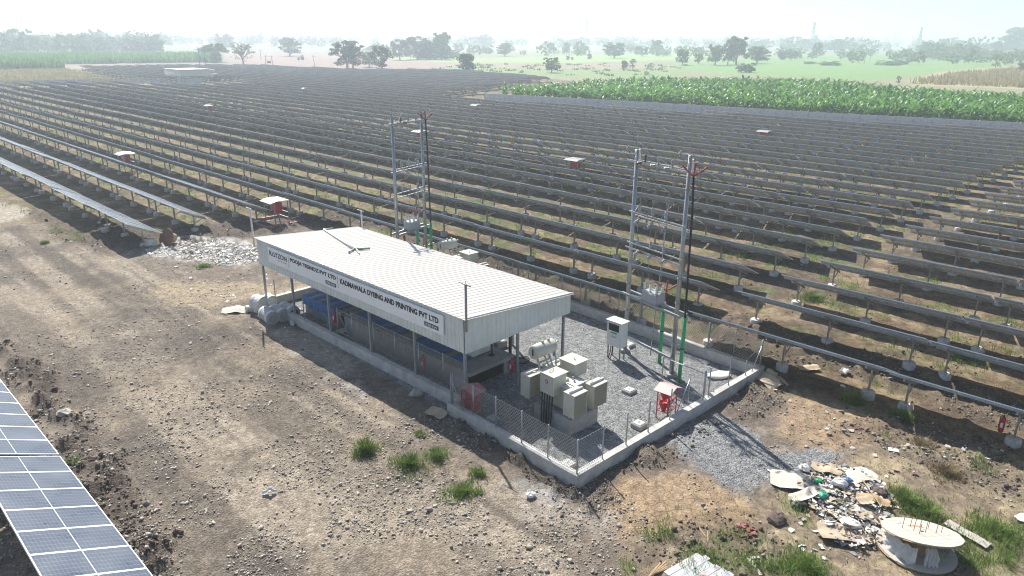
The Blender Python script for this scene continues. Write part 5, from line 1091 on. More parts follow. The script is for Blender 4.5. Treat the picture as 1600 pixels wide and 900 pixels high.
TREES = [(381, 103.5, 64, 40, 'bare', 'grey round tree with bare twiggy crown beyond the left part of the panel field'), (337, 97, 63, 40, 'flat', 'dark spreading tree left of the bare grey tree'), (353, 78, 52, 32, 'round', 'hazy broad tree behind the dark tree and bare tree'),
 (453, 88, 57, 38, 'round2', 'round tree standing alone in the brown field right of the bare tree'), (488, 74, 56, 22, 'round', 'small hazy tree far behind the brown field'), (338, 98, 80, 18, 'dense', 'dense bush under the dark spreading tree', 'bush'),
 (543, 110, 62, 56, 'sparse', 'large greyish green tree at the field edge, biggest left of centre'), (552, 108, 70, 40, 'sparse', 'greyish tree overlapping the right side of the biggest tree'), (598, 111, 70, 44, 'sparse', 'loose pale tree with forked trunk right of the biggest tree'), (577, 105, 80, 30, 'round', 'green tree between the biggest tree and the forked one'),
 (625, 94, 60, 34, 'round2', 'dark tree left in the dark grove left of centre'), (652, 93, 55, 40, 'round2', 'broad dark tree in the middle of the dark grove'), (690, 93, 50, 38, 'tall', 'tallest tree on the right of the dark grove'), (668, 93, 62, 34, 'dense', 'dense dark tree below the tallest one in the grove'), (708, 92, 76, 30, 'bush', 'dark bush at the right foot of the grove', 'bush'), (672, 93, 72, 60, 'bush', 'wide dark undergrowth of the grove', 'bush'),
 (729, 114, 82, 31, 'dense', 'dense dark green dome shaped tree at the far edge of the panel field'), (862, 113.5, 89, 29, 'round', 'small round tree with forked trunk in the pale green field'), (789, 88, 66, 28, 'round2', 'dark round tree above the dome shaped tree, to its right'), (760, 84, 70, 24, 'bush', 'hazy bushes left of the dark round tree', 'bush'), (716, 82, 67, 20, 'round', 'hazy tree just right of the grove'), (757, 76, 53, 24, 'round', 'hazy tall tree at the horizon above the dome shaped tree'),
 (885, 84, 66, 14, 'tall', 'hazy narrow tree at the far side of the pale field, left of two'), (862, 84, 66, 14, 'tall', 'hazy narrow tree behind the small round tree'), (960, 91, 65, 38, 'round2', 'broad dark tree in the middle distance near the centre right'), (1003, 88, 71, 24, 'round2', 'round dark tree right of the broad dark tree'), (1025, 87, 62, 24, 'tall', 'taller dark tree right of the round dark tree'), (985, 82, 68, 18, 'round', 'hazy tree behind the broad dark tree'),
 (975, 108, 94, 11, 'dense', 'tiny dark tree in the pale field, left one of a pair'), (988, 108, 92, 11, 'thin', 'tiny thin tree in the pale field, right one of a pair'), (887, 94, 87, 7, 'dense', 'tiny bush in the pale field right of the forked round tree', 'bush'), (894, 94, 89, 5, 'dense', 'tinier bush beside the tiny bush in the pale field', 'bush'), (921, 93, 84, 8, 'dense', 'tiny dark bush left of the broad dark tree', 'bush'),
 (1066, 102, 76, 22, 'round2', 'dark tree at the left of the right group above the banana field'), (1091, 100, 83, 18, 'yellow', 'small pale tree between the dark tree and the yellow one'), (1117, 102, 69, 32, 'yellow', 'yellowish green tree left of the tall tree'), (1150, 101, 56, 42, 'tall', 'tall tree, highest of the group above the banana field'), (1137, 102, 64, 24, 'sparse', 'grey green tree against the left of the tall tree'), (1182, 99, 71, 40, 'round2', 'broad dark tree on the right of the tall tree'), (1165, 113, 97, 30, 'bush', 'bush at the upper edge of the banana field', 'bush'),
 (1222, 94, 80, 14, 'dense', 'small dark tree, left one of two right of the group'), (1236, 94, 77, 20, 'round', 'small round tree, right one of two right of the group'), (1276, 90, 66, 18, 'sparse', 'slim grey tree standing alone in the green field'), (1257, 80, 60, 26, 'sparse', 'hazy bare looking tree at the horizon right of the group'), (1304, 82, 60, 28, 'round2', 'dark round tree near the horizon in the right part'), (1290, 80, 66, 20, 'round', 'hazy tree left of the dark round one near the horizon'), (1332, 81, 65, 13, 'dense', 'small dark tree right of the dark round one'),
 (1195, 78, 60, 26, 'round', 'hazy round tree at the horizon above the broad dark tree'), (1448, 80, 62, 20, 'round', 'hazy tree at the right end of the low hedge row'), (1484, 80, 58, 26, 'round', 'hazy taller tree near the horizon, right part'), (1517, 92, 70, 14, 'sparse', 'slim grey tree in the right green field'), (1555, 86, 65, 18, 'sparse', 'grey tree left of the large one at the right edge'), (1555, 107, 85, 14, 'thin', 'scrubby thin tree left of the golden field'), (1588, 84, 42, 52, 'tall', 'large hazy tree at the right edge of the photo'), (1566, 84, 62, 30, 'round', 'hazy tree against the left of the large right edge tree'),
 (1598, 113, 97, 18, 'dense', 'dark bush in the golden field at the right edge', 'bush'), (1295, 102, 95, 34, 'bush', 'low hedge bush in the green field above the banana field', 'bush'), (1388, 102, 94, 36, 'bush', 'low wide bush right of the two small poles', 'bush'), (1408, 101, 92, 22, 'bush', 'small bush at the right end of the low wide one', 'bush'), (1265, 100, 95, 20, 'bush', 'low scrub left of the low hedge bush', 'bush'), (1403, 131, 119, 8, 'thin', 'tiny thin sapling behind the banana field', 'sapling')]
for a in TREES: tree(*a)
# a far-off wood that reads as one mass, all round the horizon
def far_wood(name, n, y0, y1, x0, x1, h0, h1, lm, seed):
    rn = np.random.RandomState(seed); xs = rn.uniform(x0, x1, n); ys = rn.uniform(y0, y1, n); Vs = []
    P_ = np.array([tuple(G(a, b)) for a, b in zip(xs, ys)]); D = np.linalg.norm(P_, axis=1); H = rn.uniform(h0, h1, n); Wd = H*rn.uniform(.8, 1.7, n); k = 90
    q = rn.normal(size=(n, k, 3)); q /= np.linalg.norm(q, axis=2)[..., None]; q *= rn.uniform(.5, 1.0, (n, k, 1))
    lump = 1+.35*np.sin(q[..., 0]*5+rn.uniform(0, 6, (n, 1)))*np.cos(q[..., 2]*4+rn.uniform(0, 6, (n, 1))); q *= lump[..., None]
    C = q*np.stack([Wd/2, Wd/2, H*.42], -1)[:, None, :]+P_[:, None, :]+np.stack([0*H, 0*H, H*.52], -1)[:, None, :]
    C[..., 2] = np.maximum(C[..., 2], .4); C = C.reshape(-1, 3); m = len(C); s_ = np.repeat(H, k)*rn.uniform(.07, .13, m)
    Q = np.array([(-1, -.6, 0), (1, -.6, .2), (.8, .7, 0), (-.8, .7, -.2)]); V = np.einsum('nij,kj->nki', rand_rot(m), Q)*s_[:, None, None]+C[:, None, :]
    tag(link(name, np_mesh(name, V.reshape(-1, 3), (np.arange(m)*4)[:, None]+np.arange(4)[None], LEAF[lm])), kind='stuff')
def Yh(px): return 52.0+px/1600*13        # horizon line of the photo
def wood2(name, n, d0, d1, x0, x1, h0, h1, lm, seed):
    """trees at distances d0..d1 between the bearings of the photo columns x0..x1"""
    rn = np.random.RandomState(seed); d = rn.uniform(d0, d1, n); a = np.arctan((rn.uniform(x0, x1, n)-800)/FPX/cos(PITCH)*1.0); P_ = np.stack([np.sin(a)*d, np.cos(a)*d, 0*d], -1)
    H = rn.uniform(h0, h1, n)*np.where(rn.uniform(size=n) < .15, 1.35, 1); Wd = H*rn.uniform(.8, 1.6, n); k = 80
    q = rn.normal(size=(n, k, 3)); q /= np.linalg.norm(q, axis=2)[..., None]; q *= rn.uniform(.5, 1.0, (n, k, 1)); lump = 1+.35*np.sin(q[..., 0]*5+rn.uniform(0, 6, (n, 1)))*np.cos(q[..., 2]*4+rn.uniform(0, 6, (n, 1))); q *= lump[..., None]
    C = q*np.stack([Wd/2, Wd/2, H*.42], -1)[:, None, :]+P_[:, None, :]+np.stack([0*H, 0*H, H*.5], -1)[:, None, :]; C[..., 2] = np.maximum(C[..., 2], .4); C = C.reshape(-1, 3); m = len(C); s_ = np.repeat(H, k)*rn.uniform(.06, .12, m)
    Q = np.array([(-1, -.6, 0), (1, -.6, .2), (.8, .7, 0), (-.8, .7, -.2)]); V = np.einsum('nij,kj->nki', rand_rot(m), Q)*s_[:, None, None]+C[:, None, :]
    tag(link(name, np_mesh(name, V.reshape(-1, 3), (np.arange(m)*4)[:, None]+np.arange(4)[None], LEAF[lm])), kind='stuff')
wood2('left_woodland', 260, 560, 820, -150, 300, 9, 14, 'dark', 1)
wood2('middle_hedges', 70, 520, 640, 560, 1250, 4, 9, 'mid', 3)
wood2('far_woodland', 420, 850, 1500, -150, 1750, 9, 15, 'dark', 2)
wood2('farthest_woodland', 520, 1600, 3600, -200, 1800, 11, 20, 'dark', 4)
wood2('right_hedges', 90, 480, 700, 1250, 1700, 4, 9, 'mid', 5)
wood2('far_right_woodland', 60, 600, 760, 1370, 1450, 7, 10, 'dark', 6)

# ================================================================== TRANSMISSION TOWERS and field poles
def tower(label, px, ybase_d, ytop, s_=1.0):
    a = math.atan((px-800)/FPX/cos(PITCH)); p = Vector((sin(a)*ybase_d, cos(a)*ybase_d, 0)); h = height_at(p, ytop); t = thing('transmission_tower', label, 'pylon', p, .4)
    mb = MB(); w0, w1 = h*.10, h*.02; lv = 7
    def cor(k, f): w = w0+(w1-w0)*min(1, f/.8)**.8; sx, sy = ((-1, -1), (1, -1), (1, 1), (-1, 1))[k % 4]; return Vector((sx*w/1.0, sy*w, h*f))
    for k in range(4):
        for i in range(lv): mb.bar(cor(k, i/lv), cor(k, (i+1)/lv), .30)
        for i in range(lv): mb.bar(cor(k, i/lv), cor(k+1, (i+1)/lv), .18); mb.bar(cor(k+1, i/lv), cor(k, (i+1)/lv), .18); mb.bar(cor(k, (i+1)/lv), cor(k+1, (i+1)/lv), .16)
    mb.build('lattice', M['galv'], t)
    for f in (.68, .80, .92):
        c = MB(); L_ = h*.13; c.bar((-L_, 0, h*f), (L_, 0, h*f), .3); c.bar((-L_, 0, h*f), (0, 0, h*(f+.05)), .2); c.bar((L_, 0, h*f), (0, 0, h*(f+.05)), .2); c.build('crossarm', M['galv'], t)
tower('hazy lattice pylon above the bare grey tree, tallest on the left', 384, 900, 12); tower('very faint lattice pylon near the left end of the horizon', 119, 1100, 20)
tower('faint lattice pylon above the horizon right of centre', 901, 1000, 28); tower('fainter shorter pylon left of the one right of centre', 868, 1500, 38); tower('lattice pylon above the trees right of the tall tree', 1216, 850, 34); tower('lattice pylon in the right part of the horizon', 1365, 900, 42)
tower('faint pylon between the two right ones', 1330, 1500, 48); tower('faint pylon above the grey tree left of centre', 554, 1400, 32); tower('very faint pylon above the yellowish tree', 1128, 1500, 42)
def fpole(label, px, yb, yt, lean=0, pair=False):
    p = G(px, yb); h = height_at(p, yt); t = thing('field_pole', label, 'utility pole', (p.x, p.y, 0)); MB().tube([(0, 0, 0), (lean, 0, h)], [.16, .11], 6).build('pole', M['steelgrey'], t)
    if pair:
        MB().tube([(3.4, 0, 0), (3.4-lean, 0, h*.95)], [.16, .11], 6).build('pole', M['steelgrey'], t)
        for f in (.55, .9): MB().bar((-.3, 0, h*f), (3.7, 0, h*f), .14).build('crossarm', M['steelgrey'], t)
        MB().box(1, -.5, h*.25, 2.4, .5, h*.45).build('pole_transformer', M['red'], t)
    else: MB().bar((-.9, 0, h*.9), (.9, 0, h*.9), .13).build('crossarm', M['steelgrey'], t)
fpole('leaning double pole with small transformer in the left brown field', 415, 103, 86, .5, True); fpole('leaning single pole in the brown field right of the double pole', 492, 103, 86, -.6); fpole('single pole left of the double pole in the brown field', 408, 94, 77); fpole('pair of thin poles with crossarms in the right green field', 1341, 99, 83, 0, True)
fpole('thin pole right of the pair in the green field', 1359, 96, 81); fpole('thin pole farther right in the green field', 1458, 94, 80); fpole('thin hazy pole by the far edge of the left field', 318, 84, 70); fpole('thin hazy pole among the trees near the far right field', 1484, 84, 72)
p = G(470, 94); t = thing('farm_tractor', 'tiny tractor standing in the brown field under the lone round tree', 'tractor', (p.x, p.y, 0), .5)
MB().box(-1.6, -.5, .9, .8, .5, 1.6).build('bonnet', M['steelgrey'], t); MB().box(.2, -.7, 1.6, 1.6, .7, 2.6).build('cab', M['steelgrey'], t)
for x, r in ((-1.2, .5), (1.0, .85)):
    for y in (-.8, .6): MB().tube([(x, y, r), (x, y+.25, r)], r, 12).build('wheel', M['black'], t)

# ================================================================== LOOSE THINGS ON THE GROUND
def sheet(name, label, cat, px, py, w, l, m_, rz=0, z=.06, tilt=0.0, curl=.06, seed=0, cut=True):
    p = G(px, py); rs = random.Random(seed*7+int(px)); n = 8; vs = []; ph = rs.uniform(0, 6)
    for i in range(n+1):
        for j in range(n+1):
            x = (i/n-.5)*w; y = (j/n-.5)*l
            if cut: x *= 1-.18*rs.random()*(j in (0, n)); y *= 1-.2*rs.random()*(i in (0, n))
            vs.append((x, y, curl*(sin(i*.9+ph)*.6+cos(j*.8+ph*2)*.5)+(abs(i/n-.55) < .08)*curl*.8))
    mb = MB(); fs = [(i*(n+1)+j, (i+1)*(n+1)+j, (i+1)*(n+1)+j+1, i*(n+1)+j+1) for i in range(n) for j in range(n)]
    mb.add(vs, fs); mb.add([(a, b, c-.012) for a, b, c in vs], [f[::-1] for f in fs])
    o = mb.build(name, M[m_], None, False, (p.x, p.y, z+curl), (tilt, tilt*.5, rz)); tag(o, label, cat); return o
sheet('cardboard_sheet', 'crumpled tan cardboard sheet lying at the right corner of the compound wall', 'cardboard', 1203, 598, 1.0, 1.2, 'card', .4, .08, .08, .10); sheet('cardboard_sheet', 'folded cardboard flap on top of the crumpled sheet by the wall corner', 'cardboard', 1205, 592, .5, .45, 'card', 1.0, .24, .2, .05)
sheet('cardboard_sheet', 'pale cardboard sheet left of the grey rolls', 'cardboard', 369, 486, 1.3, .8, 'cardlt', .2, .05, .05, .05); sheet('plywood_sheet', 'grey brown board leaning at the wall jog below the red bucket stand', 'board', 682, 650, .75, .5, 'card', -.6, .12, .15, .03); sheet('cardboard_sheet', 'striped scrap board beside the wall below the signboard', 'board', 548, 518, 1.3, .45, 'cardlt', .5, .05, .04, .05)
sheet('white_strip', 'white strip of sheet lying on the brown dirt right of the gravel', 'strip', 1419, 709, 1.2, .22, 'white', -.35, .05, 0, .01, cut=False); sheet('wood_plank', 'pale plank lying in the grass right of the spool', 'plank', 1510, 838, .35, 1.15, 'wood', .55, .08, .04, .02, cut=False); sheet('white_panel_scrap', 'white panel scrap at the right edge of the photo', 'panel', 1599, 813, .5, .3, 'white', .3, .08, .05, .02)
sheet('plastic_scrap', 'torn white plastic scrap on the gravel road at lower left centre', 'plastic', 421, 772, .4, .2, 'wrap', .3, .05, .1, .06); sheet('cardboard_sheet', 'tan cardboard piece lying under the first row right of the compound', 'cardboard', 1262, 578, .9, .5, 'card', .1, .06); sheet('plastic_scrap', 'white crumpled plastic under the first row right of the compound', 'plastic', 1319, 584, .45, .35, 'wrap', .3, .06, .1, .08)
# rubbish pile: recognisable pieces singly
PILE = [('cardboard_sheet', 'large flat grey cardboard at the left of the rubbish pile', 1243, 757, 1.5, .9, 'cardlt', -.3, .10), ('cardboard_sheet', 'pale cardboard at the upper middle of the rubbish pile', 1335, 752, 1.2, .8, 'cardlt', .3, .2), ('cardboard_sheet', 'tan cardboard at the top of the rubbish pile', 1290, 742, .9, .6, 'card', -.5, .2), ('cardboard_sheet', 'cardboard strip across the left middle of the rubbish pile', 1268, 778, 1.5, .45, 'cardlt', .3, .14),
        ('cardboard_sheet', 'brown cardboard at the lower end of the rubbish pile', 1320, 840, 1.4, .7, 'card', -.2, .10), ('cardboard_sheet', 'tan cardboard beside the spool on the rubbish pile', 1352, 812, 1.0, .5, 'card', -.6, .16), ('cardboard_sheet', 'open brown carton piece right in the rubbish pile', 1362, 790, .9, .4, 'woodbr', -.5, .22), ('cardboard_sheet', 'small square carton piece in the middle of the rubbish pile', 1348, 798, .4, .4, 'card', .2, .3)]
for i, (n_, lab, a, b, w, l, m_, rz, z) in enumerate(PILE): sheet(n_, lab, 'cardboard', a, b, w, l, m_, rz, z, random.uniform(-.12, .12), .045, i)
def lump(name, label, cat, px, py, r, m_, z=0, sq=.6, seed=0, el=1.3):
    p = G(px, py); rk = name != 'white_sack'; jg = .19; r = r*(1 if name in ('field_boulder', 'dark_clod_heap', 'white_sack') else .72); rs = random.Random(seed+int(px)); mb = MB(); n, k = (9, 6) if rk else (14, 9); vs = []
    for i in range(k+1):
        th = pi*i/k
        for j in range(n): a = 2*pi*j/n; rr_ = r*(1+.14*sin(2*a+px)*sin(th*2+py)+rs.uniform(-jg, jg)); vs.append((rr_*sin(th)*cos(a)*el, rr_*sin(th)*sin(a), rr_*cos(th)*sq))
    fs = [(i*n+j, (i+1)*n+j, (i+1)*n+(j+1) % n, i*n+(j+1) % n) for i in range(k) for j in range(n)]
    o = mb.add(vs, fs).build(name, M[m_], None, not rk, (p.x, p.y, z+r*sq*.8), (0, 0, rs.uniform(0, 3))); tag(o, label, cat); return o
lump('stuffed_bag', 'white stuffed plastic bag at the lower end of the rubbish pile', 'bag', 1328, 828, .28, 'bag', .12); lump('stuffed_bag', 'bluish white crumpled bag at the centre of the rubbish pile', 'bag', 1310, 768, .27, 'wrap', .22); lump('stuffed_bag', 'white plastic lump at the upper left of the rubbish pile', 'bag', 1258, 737, .24, 'wrap', .05)
lump('dark_coil', 'dark round coil at the right side of the rubbish pile', 'coil', 1374, 779, .24, 'rockdk', .1, .8); lump('black_sack', 'black sack at the left side of the rubbish pile', 'sack', 1248, 793, .24, 'black', .0); lump('teal_bag', 'teal plastic bag in the rubbish pile', 'bag', 1284, 785, .2, 'greenpl', .2); lump('green_bag', 'small bright green bag in the rubbish pile', 'bag', 1276, 762, .14, 'green', .2); lump('blue_bag', 'small dark blue bag beside the white one in the rubbish pile', 'bag', 1322, 764, .15, 'glassblue', .28)
lump('dark_clod_heap', 'dark clod of earth left of the rubbish pile', 'earth clod', 1213, 813, .24, 'rockdk', -.05, .6); lump('field_boulder', 'pale stone at the left edge of the road by the solar table', 'stone', 100, 652, .26, 'rocklt', -.03, .7); lump('field_boulder', 'pale stone by the wall below the signboard', 'stone', 650, 619, .22, 'rocklt', -.02, .8); lump('field_boulder', 'white stone on the light patch near the nearest wall corner', 'stone', 829, 776, .12, 'white', 0, .7)
lump('field_boulder', 'dark stone at the lower left beside the solar table', 'stone', 228, 870, .26, 'rock', -.03, .6); lump('white_sack', 'white sack lying on the gravel behind the gate leaf', 'sack', 1124, 588, .30, 'bag', .0, .28, 3, 1.9)
# litter: paper and plastic scraps nobody could count
def litter(name, polys, n, s0, s1, mats, hmax=.05):
    P_ = np.array(polys); lo, hi = P_.min(0), P_.max(0); X = RNG.uniform(lo[0], hi[0], n); Y = RNG.uniform(lo[1], hi[1], n); k = poly_sd(X, Y, polys)+RNG.normal(0, .25, n) > 0; X, Y = X[k], Y[k]; m = len(X)
    z = zone_at(X, Y)[5]; Q = np.array([(-1, -.6, 0), (.1, -.8, .25), (1, -.5, -.1), (.9, .6, .15), (0, .8, -.1), (-.8, .7, .1)]); s_ = RNG.uniform(s0, s1, m)
    R3 = rand_rot(m); R3[:, 2, :] *= .35; V = np.einsum('nij,kj->nki', R3, Q)*s_[:, None, None]*RNG.uniform(.6, 1.4, (m, 6, 1))+np.stack([X, Y, z+RNG.uniform(.01, 1, m)*hmax+s_*.2], -1)[:, None, :]
    F = (np.arange(m)*6)[:, None, None]+np.array([(0, 1, 4, 5), (1, 2, 3, 4)])[None]; mi = np.repeat(RNG.choice(len(mats), m), 2)
    tag(link(name, np_mesh(name, V.reshape(-1, 3), F.reshape(-1, 4), mats, mi)), kind='stuff')
LT = [M['wrap'], M['bag'], M['white'], M['cardlt'], M['card'], M['conc'], M['rockdk']]
litter('rubbish_scraps', gp([(1262, 745), (1300, 735), (1370, 755), (1385, 790), (1370, 830), (1340, 860), (1290, 830), (1262, 790)]), 4200, .02, .10, LT+[M['card'], M['conc'], M['rockdk']], .24)
litter('coloured_scraps', gp([(1270, 760), (1300, 745), (1350, 765), (1360, 800), (1330, 830), (1280, 800)]), 60, .03, .08, [M['glassblue'], M['greenpl'], M['pink']], .3)
litter('rubbish_scraps', gp([(1200, 740), (1300, 722), (1400, 745), (1420, 800), (1330, 880), (1240, 850)]), 260, .03, .10, LT, .05)
litter('white_litter', gp([(225, 396), (262, 386), (330, 378), (400, 388), (402, 404), (360, 412), (300, 403)]), 500, .05, .16, [M['white'], M['wrap'], M['bag'], M['card'], M['cardlt'], M['conc']], .10)
litter('white_litter', gp([(220, 398), (262, 386), (330, 375), (400, 385), (404, 408), (360, 417), (300, 405)]), 9000, .012, .06, [M['white'], M['wrap'], M['bag'], M['cardlt'], M['conc_lt']], .05)
litter('white_litter', gp([(180, 400), (300, 372), (420, 380), (460, 460), (380, 500), (250, 420)]), 420, .03, .09, [M['white'], M['wrap'], M['rocklt']], .04)
litter('scattered_litter', gp([(380, 470), (470, 520), (700, 655), (760, 740), (700, 690), (600, 620), (480, 540)]), 200, .03, .10, [M['white'], M['wrap'], M['cardlt'], M['rocklt']], .04)
litter('scattered_litter', gp([(1190, 600), (1300, 600), (1560, 700), (1600, 780), (1400, 760), (1250, 660)]), 110, .03, .11, [M['white'], M['wrap'], M['cardlt'], M['pink'], M['rockdk']], .04)
litter('scattered_litter', gp([(60, 360), (170, 385), (200, 400), (120, 385)]), 90, .05, .15, [M['white'], M['wrap'], M['pink'], M['rocklt']], .04)
litter('brick_rubble', gp([(1150, 825), (1175, 820), (1180, 845), (1150, 845)]), 60, .04, .09, [M['rust'], M['pink'], M['rust']], .08)
# wooden sticks and splinters near the pallet
for i, (a, b, c, d, lab) in enumerate([(1092, 826, 1103, 842, 'pale stick lying on the cracked soil near the pallet, longest one'), (1106, 832, 1106, 850, 'pale upright stick right of the longest stick'), (1095, 845, 1104, 853, 'short thin stick above the pallet'), (1345, 765, 1372, 806, 'long pale stick leaning over the right side of the rubbish pile')]):
    p, q = G(a, b), G(c, d); o = MB().tube([(0, 0, .04), tuple((q-p)+Vector((0, 0, .06)))], [.022, .015], 5).build('stick', M['woodbr'], None, False, (p.x, p.y, .0 if i < 3 else .3)); tag(o, lab, 'stick')

# ---- cable spool lying on its side flange (wooden discs, drum wrapped in white plastic)
p = G(1434, 858); t = thing('cable_spool', 'large wooden cable spool lying on its flange with white wrap and rods, bottom right', 'cable spool', (p.x, p.y, 0), .25); t.scale = (.76, .76, .76)
tiltm = Matrix.Rotation(-.25, 4, 'X') @ Matrix.Rotation(.12, 4, 'Y')
def disc_planks(parent, z, R, th, Mx, m_):
    n = 9; w = 2*R/n
    for i in range(n):
        y0 = -R+i*w; y1 = y0+w; ym = max(abs(y0), abs(y1)); ps = []
        def xs(y): return sqrt(max(0.0, R*R-y*y))
        K = 4; ys = [y0+.004+(y1-y0-.008)*k/K for k in range(K+1)]; jag = random.uniform(-.02, .02)
        top = [(xs(y)+jag, y, z+th/2) for y in ys]+[(-xs(y)-jag, y, z+th/2) for y in reversed(ys)]; bot = [(a, b, c-th) for a, b, c in top]; N_ = len(top)
        mb = MB(); mb.add([Mx @ Vector(v) for v in top+bot], [list(range(N_)), list(range(2*N_-1, N_-1, -1))]+[(N_+k, N_+(k+1) % N_, (k+1) % N_, k) for k in range(N_)]); mb.build('plank', m_, parent)
RS = 1.28
up_ = thing('x', None, None); bpy.data.objects.remove(up_)
mt = Matrix.Translation((0, 0, .70)) @ tiltm; mlow = Matrix.Translation((-.15, -.05, .10)) @ Matrix.Rotation(.02, 4, 'X')
o = MB().lathe([(RS-.02, -.02), (RS, 0), (RS-.02, .02)], 48, M=mt).build('upper_flange', M['woodbr'], t); disc_planks(o, .035, RS-.01, .025, mt, M['wood'])
o = MB().lathe([(RS-.04, -.02), (RS, 0), (RS-.04, .02)], 48, M=mlow).build('lower_flange', M['woodbr'], t); disc_planks(o, .035, RS-.02, .025, mlow, M['wood'])
MB().lathe([(.52, .13), (.5, .4), (.5, .55), (.52, .64)], 20, (-.05, 0, 0)).build('drum', M['woodbr'], t)
def drape(a0, a1, r0, r1, z0, z1, seed):
    rs = random.Random(seed); n = 14; k = 6; vs = []
    for i in range(n+1):
        a = a0+(a1-a0)*i/n
        for j in range(k+1):
            f = j/k; r = r0+(r1-r0)*f+.06*sin(i*1.7+j)+rs.uniform(-.03, .03); vs.append((r*cos(a), r*sin(a), z1+(z0-z1)*f+rs.uniform(-.02, .02)*(0 < j < k)))
    return MB().add(vs, [(i*(k+1)+j, i*(k+1)+j+1, (i+1)*(k+1)+j+1, (i+1)*(k+1)+j) for i in range(n) for j in range(k)]).build('plastic_wrap', M['wrap'], t, True)
drape(radians(150), radians(222), 1.0, 1.2, .13, .66, 1); drape(radians(236), radians(262), .85, 1.08, .14, .70, 2); drape(radians(322), radians(338), .98, 1.04, .25, .66, 3); drape(radians(100), radians(150), .8, 1.05, .2, .62, 4)
for i, (x, y, h) in enumerate([(-.5, .35, .62), (-.25, .1, .7), (-.1, .42, .5), (.05, -.1, .62), (.2, .3, .45), (.38, -.22, .85), (.45, .2, .8), (.68, -.15, .6), (-.3, -.2, .5)]):
    b0 = mt @ Vector((x, y, .045)); MB().tube([b0, b0+Vector((.02, 0, h*.85))], .010, 5).build('threaded_rod', M['rust'], t); 
MB().box(-.06, -.04, .05, .06, .04, .058, mt).build('centre_hole', M['dark'], t)
# ---- brown spool flange leaning by the litter at left
p = G(262, 384); t = thing('cable_spool', 'brown round spool flange standing by the white litter at the end of the first row', 'cable spool', (p.x, p.y, 0), -.5)
Ml = Matrix.Translation((0, 0, .52)) @ Matrix.Rotation(1.15, 4, 'X'); o = MB().lathe([(.62, -.03), (.64, 0), (.62, .03)], 32, M=Ml).build('flange', M['rust'], t); disc_planks(o, .04, .62, .02, Ml, M['rust'])
Ml2 = Matrix.Translation((0, .45, .42)) @ Matrix.Rotation(1.15, 4, 'X'); MB().lathe([(.3, -.1), (.3, .4)], 20, M=Ml2).build('drum', M['woodbr'], t)
p = G(237, 388); o = MB().box(-.28, -.24, 0, .28, .24, .62, bev=.03).build('concrete_block', M['conc_lt'], None, False, (p.x, p.y, 0), (0, 0, .9)); tag(o, 'pale concrete block standing left of the brown spool flange', 'concrete block')
p = G(165, 364); o = MB().lathe([(.26, 0), (.27, .3), (.24, .36)], 14).build('spare_footing', M['foot'], None, False, (p.x, p.y, 0)); tag(o, 'spare round concrete footing beside the last footing but one of the first left row', 'concrete footing')
# ---- pallet at the bottom edge
p = G(1092, 904); t = thing('broken_pallet', 'broken wooden spool side of white boards at the bottom edge of the photo', 'wooden boards', (p.x, p.y, 0), .62); t.scale = (.85, .85, .85)
for i in range(6): y = -.66+i*.22; x1 = .72+random.uniform(-.1, .1); MB().box(-.95+abs(i-2.5)*.05, y+.006, .16, x1, y+.214, .20, Matrix.Rotation(random.uniform(-.012, .012), 4, 'Z')).build('plank', mat('white_board_%d' % i, (.46+.03*(i % 3), .48+.03*(i % 2), .51), .7, 0, .12, 3, stretch=(1, 6, 1), dirt=(.3, .25, .2), dirt_amt=.3), t)
for x in (-.6, 0, .5): MB().box(x-.06, -.68, .06, x+.06, .68, .158).build('batten', M['woodbr'], t)
MB().lathe([(.14, 0), (.14, .012)], 18, (-.05, -.2, .2)).build('worn_ring', M['woodbr'], t); MB().lathe([(.07, .012), (.07, .02)], 16, (-.05, -.2, .2)).build('centre_hole', M['dark'], t); MB().lathe([(.035, 0), (.035, .01)], 12, (.05, .2, .2)).build('bolt_hole', M['dark'], t)
for i in range(5): MB().box(-1.15+.02*i, .75+.1*i, .02, .15-.08*i, .80+.1*i, .05+.01*i, Matrix.Rotation(.1*i-.1, 4, 'Z')).build('splinter', M['woodbr'], t)
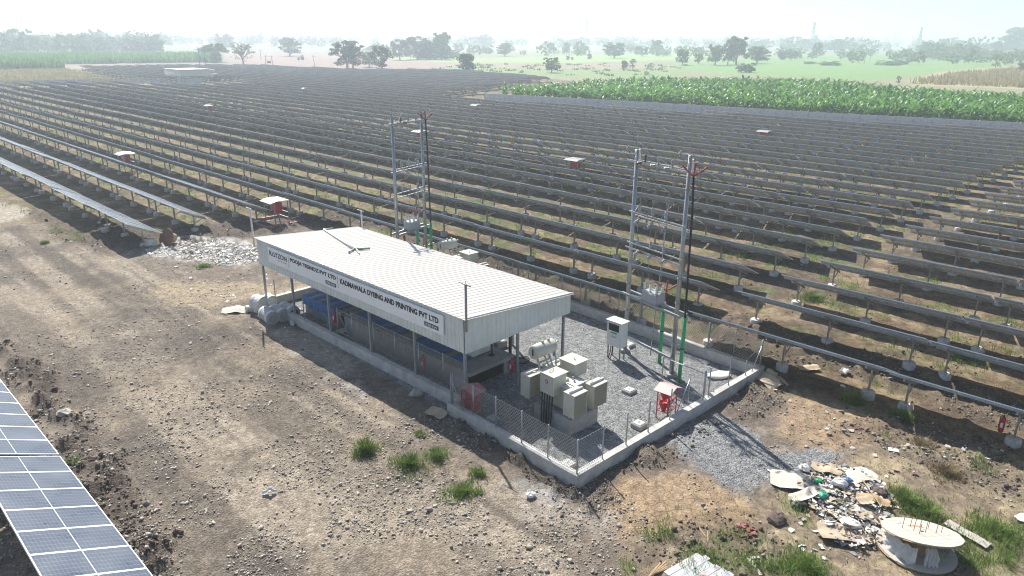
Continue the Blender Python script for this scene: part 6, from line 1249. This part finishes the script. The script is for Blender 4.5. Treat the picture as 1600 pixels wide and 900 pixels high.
p = G(1180, 892); o = MB().box(-.05, -.25, 0, .06, .35, .06).box(-.05, .35, 0, .3, .43, .055).build('wood_offcut', M['wood'], None, False, (p.x, p.y, .03), (0, 0, .15)); tag(o, 'pale wooden offcut standing beside the board stack at the bottom edge', 'wood offcut')
# ---- grey rolls at the left corner of the shed
def roll(label, px, py, r, L_, az, m_='poly', z=0, hollow=False):
    p = G(px, py); t = thing('net_roll', label, 'roll', (p.x, p.y, z), az); mb = MB()
    mb.tube([(-L_/2, 0, r), (-L_/2+.05, 0, r), (L_/2-.05, 0, r), (L_/2, 0, r)], [r*.86, r, r, r*.86], 20); mb.build('roll_body', M[m_], t, False)
    for s_ in (-1, 1):
        MB().tube([(s_*L_*.34-.09, 0, r), (s_*L_*.34+.09, 0, r)], r*1.035, 20, False).build('wrap_band', M['bag'], t, True)
        if hollow or m_ != 'bag': MB().tube([(s_*(L_/2+.002), 0, r), (s_*(L_/2-.004 if False else L_/2+.006), 0, r)], r*.62, 16).build('end_core', M['dark'] if hollow else M['conc'], t)
    return t
ra = radians(-50)
roll('nearest grey net roll with white wrapped end, front of the heap by the wall', 421, 503, .33, 1.15, ra); roll('second grey roll right of the nearest one in the heap', 437, 499, .33, 1.1, ra+.05); roll('third grey roll with open dark end nearest the wall', 452, 496, .35, 1.1, ra+.1, hollow=True)
roll('pale roll on the far side of the heap beside the shed corner post', 408, 488, .4, .7, ra+.3, 'bag', .08); roll('small white roll on top between the pale and grey rolls', 424, 486, .26, .6, ra, 'bag', .35); roll('thin grey roll sticking out at the left of the heap', 396, 488, .16, .8, radians(-20), 'poly')
for i, (a, b, c) in enumerate([(456, 505, 'clear bottles'), (464, 508, 'blue bottles')]):
    p = G(a, b)
    for k in range(1): o = MB().lathe([(.05, 0), (.055, .02), (.055, .2), (.02, .27), (.02, .3)], 10, M=Matrix.Rotation(1.5, 4, 'X')).build('drink_bottle', M['glassblue' if i else 'wrap'], None, True, (p.x, p.y, .07), (0, 0, i+.4)); tag(o, ['clear plastic bottle lying against the wall by the rolls', 'blue plastic bottle lying against the wall by the rolls'][i], 'bottle'); o.scale = (2, 2, 2)
